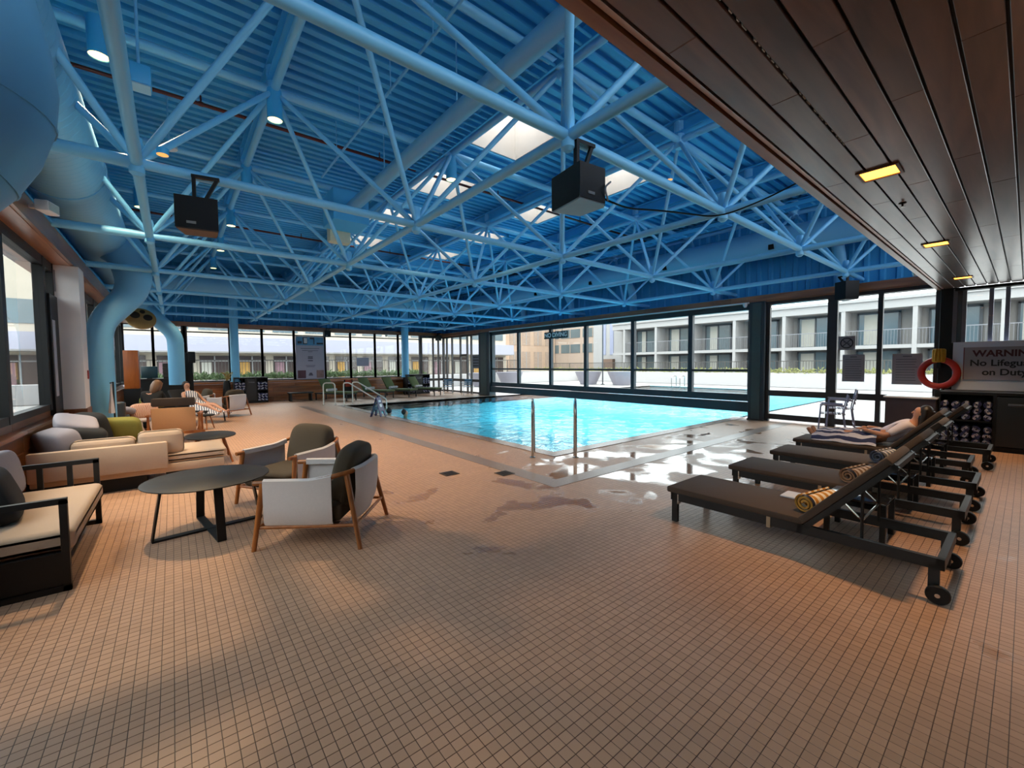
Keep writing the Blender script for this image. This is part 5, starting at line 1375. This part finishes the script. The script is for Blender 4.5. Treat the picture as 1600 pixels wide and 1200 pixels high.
# the woman on the fifth lounger: legs along +Y, torso on the raised back
xc = 8.25
J = dict(hip=(xc, 1.36, .46), belly=(xc, 1.23, .53), chest=(xc, 1.08, .62), neck=(xc, .97, .75), head=(xc, .94, .86), crown=(xc, .91, .94),
         sl=(xc - .16, 1.08, .68), el=(xc - .25, 1.26, .52), wl=(xc - .19, 1.48, .56), hl=(xc - .15, 1.55, .58),
         sr=(xc + .16, 1.08, .68), er=(xc + .25, 1.26, .52), wr=(xc + .17, 1.48, .57), hr=(xc + .12, 1.55, .58),
         pl=(xc - .10, 1.42, .45), kl=(xc - .10, 1.82, .48), al=(xc - .09, 2.19, .40), tl=(xc - .11, 2.27, .52),
         pr=(xc + .10, 1.42, .45), kr=(xc + .10, 1.82, .48), ar=(xc + .09, 2.19, .40), tr=(xc + .11, 2.27, .52))
person('dark-haired woman in a pale pink top reclining on the fourth lounger', J, (-0.1, 1, -0.15), HAIRD, 0.24, PINK, True)
rows = []
for i in range(15):
    y = 1.36 + 0.80 * i / 14
    zt = 0.585 - 0.10 * (i / 14) + 0.012 * math.sin(i * 1.7)
    rw = []
    for k in range(15):
        u = -1 + 2 * k / 14
        x = xc + 0.31 * u
        z = 0.352 + (zt - 0.352) * max(0, 1 - abs(u) ** 3) + 0.012 * math.sin(i * 0.9 + k * 1.3)
        rw.append((x, y + 0.012 * math.sin(k * 1.1), max(z, 0.352)))
    rows.append(rw)
o = G().sheet(rows, 0.012).build('towel', stripes('navy_wavy_towel', '#d4d3dc', '#333c60', 3.8, 0, warp=2.5)); tag(o, 'navy and white striped towel over the legs of the reclining woman', 'towel')
# woman in black seated in the left middle distance, seen from behind
b = Vector((-0.46, 13.2, 0))
def at3(*p): return tuple(b + Vector(p))
J = dict(hip=at3(0, 0, .54), belly=at3(.03, .04, .68), chest=at3(.07, .10, .88), neck=at3(.12, .17, 1.05), head=at3(.16, .22, 1.15), crown=at3(.17, .22, 1.23),
         sl=at3(-.10, .12, .96), el=at3(-.12, .26, .74), wl=at3(-.02, .42, .66), hl=at3(.0, .49, .65), sr=at3(.23, .05, .96), er=at3(.30, .20, .74), wr=at3(.24, .40, .66), hr=at3(.22, .47, .65),
         pl=at3(-.10, .04, .52), kl=at3(-.10, .44, .50), al=at3(-.10, .46, .08), tl=at3(-.10, .60, .04), pr=at3(.10, .02, .52), kr=at3(.14, .42, .50), ar=at3(.14, .44, .08), tr=at3(.16, .58, .04))
person('seated woman with long brown hair and a black top in the left middle distance', J, (0.3, 1, -0.25), HAIRB, 0.30, mat('black_knit', '#151516', 0.9), True, mat('black_trousers', '#1b1b1d', 0.9))
# man wrapped in a striped towel, reclining
b = Vector((0.64, 15.05, 0)); dr = Vector((0.574, -0.819, 0)); sdv = Vector((0.819, 0.574, 0))
def at4(f_, s_, z): return tuple(b + dr * f_ + sdv * s_ + Vector((0, 0, z)))
J = dict(hip=at4(-.22, 0, .48), belly=at4(-.36, 0, .60), chest=at4(-.50, 0, .76), neck=at4(-.58, 0, .93), head=at4(-.58, 0, 1.05), crown=at4(-.59, 0, 1.13),
         sl=at4(-.48, -.19, .84), el=at4(-.32, -.26, .62), wl=at4(-.10, -.18, .56), hl=at4(-.03, -.15, .56), sr=at4(-.48, .19, .84), er=at4(-.32, .26, .62), wr=at4(-.10, .18, .56), hr=at4(-.03, .15, .56),
         pl=at4(-.15, -.10, .46), kl=at4(.30, -.10, .50), al=at4(.74, -.10, .30), tl=at4(.86, -.12, .36), pr=at4(-.15, .10, .46), kr=at4(.30, .10, .50), ar=at4(.74, .10, .30), tr=at4(.86, .12, .36))
person('dark-haired man reclining in the left distance, wrapped in a white striped towel', J, (0.5, -0.8, 0.0), HAIRD, 0.05, None)
WT = stripes('white_grey_towel', '#d9d5d4', '#5a5f70', 6.0, 0, warp=2.0)
rows = []
for i in range(13):
    f_ = -0.22 + 1.02 * i / 12; zt = 0.62 - 0.20 * (i / 12)
    rows.append([at4(f_ + 0.02 * math.sin(k), -0.27 + 0.54 * k / 10, 0.37 - 0.12 * (i / 12) + (zt - 0.37) * max(0, 1 - abs(-1 + k / 5) ** 3)) for k in range(11)])
o = G().sheet(rows, 0.012).build('towel', WT); tag(o, 'white striped towel wrapped over the legs of the reclining man', 'towel')
pt = {k: (Vector(J[k]), RAD[k] + .025) for k in ('hip', 'belly', 'chest')}; pt['sl'] = (Vector(J['sl']), .08); pt['sr'] = (Vector(J['sr']), .08)
o = inst('towel', skin_mesh('towel', pt, [('hip', 'belly'), ('belly', 'chest'), ('chest', 'sl'), ('chest', 'sr')], 'hip', WT), None); tag(o, 'white striped towel around the shoulders of the reclining man', 'towel')
# two swimmers
for (x, y, lab, fx_, fy_) in ((5.62, 13.5, 'swimmer with dark hair at the pool edge beside the blue floor sign', 0.6, 0.8), (5.85, 12.75, 'swimmer with dark hair farther into the pool, face turned right', 0.95, -0.3)):
    J = dict(hip=(x, y, -.72), belly=(x, y, -.56), chest=(x, y, -.34), neck=(x, y, -.10), head=(x, y, .04), crown=(x, y, .12),
             sl=(x - .17, y, -.24), el=(x - .30, y - .1, -.40), wl=(x - .36, y - .32, -.34), hl=(x - .36, y - .39, -.33), sr=(x + .17, y, -.24), er=(x + .30, y - .1, -.40), wr=(x + .36, y - .32, -.34), hr=(x + .36, y - .39, -.33),
             pl=(x - .09, y, -.78), kl=(x - .10, y + .1, -.98), al=(x - .1, y + .3, -1.12), tl=(x - .1, y + .38, -1.16), pr=(x + .09, y, -.78), kr=(x + .10, y + .1, -.98), ar=(x + .1, y + .3, -1.12), tr=(x + .1, y + .38, -1.16))
    person(lab, J, (fx_, fy_, 0), HAIRD, 0.05, None)

# ------------------------------------------------------------------ outside
terr = thing('terrace', 'bright white concrete terrace outside the windows', 'ground', (0, 0, -0.02), kind='structure')
g = G()
g.box(12.7, 80, -40, PY0, -0.3, 0).box(12.7, 80, PY1, 90, -0.3, 0).box(PX1, 80, PY0, PY1, -0.3, 0).box(-40, 12.7, 22.2, 90, -0.3, 0).box(-60, -1.7, -40, 22.2, -0.3, 0)
g.build('paving', CONC, terr, smooth=False)
PLW = mat('white_planter_concrete', '#b3afae', 0.8, var=0.04)
for nm_, lab, b_ in (('planter_wall', 'long white planter wall behind the outdoor pool', (30.0, 31.2, -12, 40, 0, 0.85)), ('planter_wall', 'white planter wall outside the far windows', (-6, 30, 27.0, 27.9, 0, 0.86))):
    e = thing(nm_, lab, 'planter', kind='structure')
    G().box(*b_).build('wall', PLW, e, smooth=False)
LEAF = mat('hedge_leaf', '#5a6b45', 0.7, var=0.4, scale=3)
lm = G().add([(0, 0, 0), (0.05, 0.02, 0.03), (0.11, 0, 0.02), (0.05, -0.02, 0.03)], [(0, 1, 2), (0, 2, 3)])
def hedge(label, x0, x1, y0, y1, z0, z1, n, m):
    g = G(); V = []; F = []
    rs = np.random.RandomState(n)
    for k in range(n):
        p = (rs.uniform(x0, x1), rs.uniform(y0, y1), rs.uniform(z0, z1 - 0.1 + 0.12 * math.sin(k)))
        M = Matrix.Translation(p) @ rotm(rs.uniform(-1, 1), rs.uniform(-1.2, 0.4), rs.uniform(0, 6.3)) @ Matrix.Scale(rs.uniform(1.2, 2.6), 4)
        g.add(lm.v, lm.f, M)
    o = g.build('hedge', m, None, smooth=False); tag(o, label, 'hedge', kind='stuff')
hedge('low green hedge in the white planter outside the far windows', -2, 14, 27.05, 27.85, 0.88, 1.16, 4200, LEAF)
hedge('sparse yellow-green planting on the wall behind the outdoor pool', 30.1, 31.1, -6, 34, 0.88, 1.12, 2600, mat('dry_leaf', '#8a8a55', 0.8, var=0.4, scale=3))
RAILM = mat('dark_railing', '#4a4540', 0.5)
def railing(label, p0, p1, z0, z1, step=0.16):
    t = thing('railing', label, 'railing')
    p0, p1 = Vector(p0), Vector(p1); n = int((p1 - p0).length / step)
    G().bar(p0 + Vector((0, 0, z1)), p1 + Vector((0, 0, z1)), 0.05, 0.05).build('top_rail', RAILM, t, smooth=False)
    G().bar(p0 + Vector((0, 0, z0)), p1 + Vector((0, 0, z0)), 0.04, 0.04).build('bottom_rail', RAILM, t, smooth=False)
    for k in range(0, n + 1, 14):
        q = p0.lerp(p1, k / n); G().box(q.x - 0.03, q.x + 0.03, q.y - 0.03, q.y + 0.03, -0.02, z1).build('post', RAILM, t, smooth=False)
    g = G()
    for k in range(n + 1):
        q = p0.lerp(p1, k / n); g.box(q.x - 0.012, q.x + 0.012, q.y - 0.012, q.y + 0.012, z0, z1)
    tag(g.build('baluster', RAILM, t, smooth=False), kind='stuff')
railing('dark balustrade railing outside the far windows', (-2, 28.6, 0), (24, 28.6, 0), 0.9, 1.95)
railing('dark balustrade railing above the planting behind the outdoor pool', (32.0, -6, 0), (32.0, 33, 0), 0.95, 1.65)
# hotel wing with balconies, parallel to the pool window
HW = mat('pale_grey_render', '#85827f', 0.8, var=0.06)
HWL = mat('white_render', '#9a9897', 0.8, var=0.04)
WIN = mat('hotel_window', '#5d6a6e', 0.15, var=0.2, scale=0.6)
CURT = mat('pale_curtain', '#b3b0a6', 0.9, var=0.08, scale=2)
DKF = mat('balcony_frame', '#3c3f44', 0.5)
hb = thing('hotel_wing', 'two-storey white hotel wing with balconies beyond the outdoor pool', 'building', (38, 0, 0))
G().box(1.6, 2.2, -8, 29, 0, 5.4).build('rear_wall', HW, hb, smooth=False)
G().box(-0.15, 2.2, -8, 29, 5.2, 5.75).build('roof_slab', HWL, hb, smooth=False)
G().box(-0.3, 1.2, -8, 29, 5.75, 5.95).build('roof_edge', HWL, hb, smooth=False)
G().box(-0.1, 1.7, -8, 29, 2.48, 2.72).build('balcony_slab', HWL, hb, smooth=False)
G().box(-0.1, 1.7, -8, 29, 0.0, 0.75).build('base', HWL, hb, smooth=False)
yy = [23.7 - 3.79 * k for k in range(9)]
for y in yy + [27.5]: G().box(-0.12, 1.6, y - 0.12, y + 0.12, 0.7, 5.3).build('fin', HWL, hb, smooth=False)
for k, y in enumerate(yy):
    for z0, z1 in ((2.75, 5.1), (0.8, 2.4)):
        wn = G().box(1.52, 1.6, y + 0.9, y + 3.3, z0, z1).build('window', WIN, hb, smooth=False)
        G().box(1.46, 1.52, y + 0.9, y + 1.05, z0, z1).box(1.46, 1.52, y + 2.05, y + 2.15, z0, z1).box(1.46, 1.52, y + 3.2, y + 3.3, z0, z1).box(1.46, 1.52, y + 0.9, y + 3.3, z1 - 0.1, z1).build('frame', DKF, wn, smooth=False)
        cz = 0.5 + 0.5 * ((k * 37) % 10) / 10
        G().box(1.50, 1.515, y + 2.15, y + 2.15 + cz, z0 + 0.05, z1 - 0.15).build('curtain', CURT, wn, smooth=False)
    b_ = G().bar((-0.05, y + 0.12, 3.75), (-0.05, y + 3.67, 3.75), 0.04, 0.05)
    for q in range(22): b_.box(-0.06, -0.04, y + 0.2 + q * 0.16, y + 0.215 + q * 0.16, 2.72, 3.75)
    b_.build('balcony_rail', mat('grey_rail', '#75757a', 0.5), hb, smooth=False)
# beige block farther off
BEI = mat('beige_render', '#ad9a8b', 0.8, var=0.05)
bb = thing('beige_building', 'beige office block with window bands behind the terrace', 'building', (44, 30, 0))
G().box(0, 8, 0, 30, 0, 9.5).build('body', BEI, bb, smooth=False)
for z0, z1 in ((3.1, 4.3), (5.2, 6.4), (7.4, 8.5)):
    for k in range(7):
        wn = G().box(-0.06, 0.0, 1.0 + k * 4.1, 4.6 + k * 4.1, z0, z1).build('window', WIN, bb, smooth=False)
        G().box(-0.09, -0.06, 2.75 + k * 4.1, 2.85 + k * 4.1, z0, z1).build('mullion', BEI, wn, smooth=False)
bt = thing('stair_tower', 'white stair tower between the beige block and the hotel wing', 'building', (39.9, 29.2, 0))
G().box(0, 4, 0, 4.2, 0, 8.5).build('body', HWL, bt, smooth=False)
for k in range(2): G().box(-0.06, 0, 1.2 + k * 1.1, 1.7 + k * 1.1, 2.6, 7.2).build('slot_window', mat('lilac_glass', '#8d92a8', 0.2), bt, smooth=False)
G().box(-0.5, 0, 1.0, 2.4, 0, 2.1).build('porch', mat('brown_door', '#6a5346', 0.6), bt, smooth=False)
# terracotta building seen through the far right corner of the pool window
tb = thing('tan_building', 'tan panelled building with tall windows beyond the far post', 'building', (30, 44, 0))
G().box(0, 13.9, 0, 8, 0, 10).build('body', mat('tan_render', '#b59a84', 0.8, var=0.12, scale=0.8), tb, smooth=False)
for k in range(6):
    for z0 in (1.0, 4.2, 7.2):
        wn = G().box(0.9 + k * 2.2, 2.4 + k * 2.2, -0.05, 0, z0, z0 + 2.3).build('window', mat('tan_window', '#a38f80', 0.25, var=0.3), tb, smooth=False)
        G().box(1.6 + k * 2.2, 1.7 + k * 2.2, -0.08, -0.05, z0, z0 + 2.3).build('mullion', HWL, wn, smooth=False)
# white block outside the far windows
wb = thing('white_building', 'long white hotel block with a plain parapet band outside the far windows', 'building', (0, 36, 0))
G().box(-12, 29, 0.8, 6, 0, 8).build('body', mat('pale_beige_render', '#b7ac9c', 0.8, var=0.1, scale=0.7), wb, smooth=False)
G().box(-12, 29, -0.6, 0.8, 2.65, 3.65).build('parapet_band', mat('lilac_white_render', '#9d9caa', 0.8, var=0.03), wb, smooth=False)
G().box(-12, 29, -0.6, 0.8, 2.55, 2.65).build('soffit', HW, wb, smooth=False)
GOLD = mat('ochre_curtain', '#b58b4a', 0.9, var=0.4, scale=2); MAUV = mat('mauve_curtain', '#8f7078', 0.9, var=0.4, scale=2)
DARKW = mat('dark_window', '#4b3f3c', 0.2, var=0.3, scale=2)
for k in range(17):
    x = -10 + k * 2.3
    wn = G().box(x, x + 1.75, 0.72, 0.8, 0.6, 2.35).build('window', DARKW, wb, smooth=False)
    G().box(x + 0.83, x + 0.91, 0.66, 0.72, 0.6, 2.35).box(x, x + 1.75, 0.66, 0.72, 1.95, 2.02).build('frame', HWL, wn, smooth=False)
    G().box(x + 0.1, x + 0.7, 0.68, 0.715, 0.6, 1.9).build('curtain', (GOLD, MAUV, CURT)[k % 3], wn, smooth=False)
    G().box(x, x + 1.75, 0.74, 0.8, 4.2, 5.6).build('window', WIN, wb, smooth=False)
# pale wall outside the left windows
lb_ = thing('light_court', 'pale plaster building across the light court outside the left windows', 'building', (-7, 0, 0))
G().box(-1, 0, -20, 34, 0, 3.6).build('body', mat('pale_green_render', '#a9b3aa', 0.8, var=0.1, scale=0.6), lb_, smooth=False)
for k in range(9):
    wn = G().box(0.0, 0.05, -4 + k * 3.4, -2 + k * 3.4, 1.0, 3.0).build('window', WIN, lb_, smooth=False)
    G().box(0.05, 0.08, -3.05 + k * 3.4, -2.95 + k * 3.4, 1.0, 3.0).build('mullion', HWL, wn, smooth=False)
# round planters on the terrace
POT = mat('grey_planter', '#8f8b94', 0.6, var=0.06)
p0 = thing('round_planter', 'large grey bowl planter outside behind the NO DIVING end of the window', 'planter', (17.5, 25.0, -0.02), group='grey bowl planters')
G().lathe([(0.55, 0), (0.62, 0.02), (1.02, 0.95), (1.06, 1.0), (0.98, 1.0), (0.9, 0.85)], 32).build('bowl', POT, p0)
G().lathe([(0.88, 0.84), (0.9, 0.86)], 24).build('soil', mat('soil', '#5a4a3a', 0.9), p0)
for x, y, lb2 in ((20.3, 25.3, 'grey bowl planter outside just right of the far post'), (25.2, 21.6, 'grey bowl planter outside the middle of the pool window'), (25.9, 19.0, 'grey bowl planter standing right of the stair tower porch')):
    dup(p0, (x, y, -0.02), None, lb2)
s = thing('flag_pole', 'thin dark pole outside the pool window', 'pole', (25.2, 20.2, 0))
G().tube([(0, 0, 0), (0, 0, 4.6)], 0.05, 10).build('pole', DKF, s); G().lathe([(0.15, 0), (0.15, 0.05)], 14).build('base', DKF, s)
s = thing('outdoor_rail', 'pale grab rails at the far end of the outdoor pool', 'handrail', (26.7, 14.5, 0))
for k in range(2): G().tube(smooth_path([(0, k * 0.6, 0), (0, k * 0.6, 0.7), (-0.6, k * 0.6, 0.7), (-0.6, k * 0.6, -0.3)], 0.15, 4), 0.03, 8).build('rail', STEEL, s)
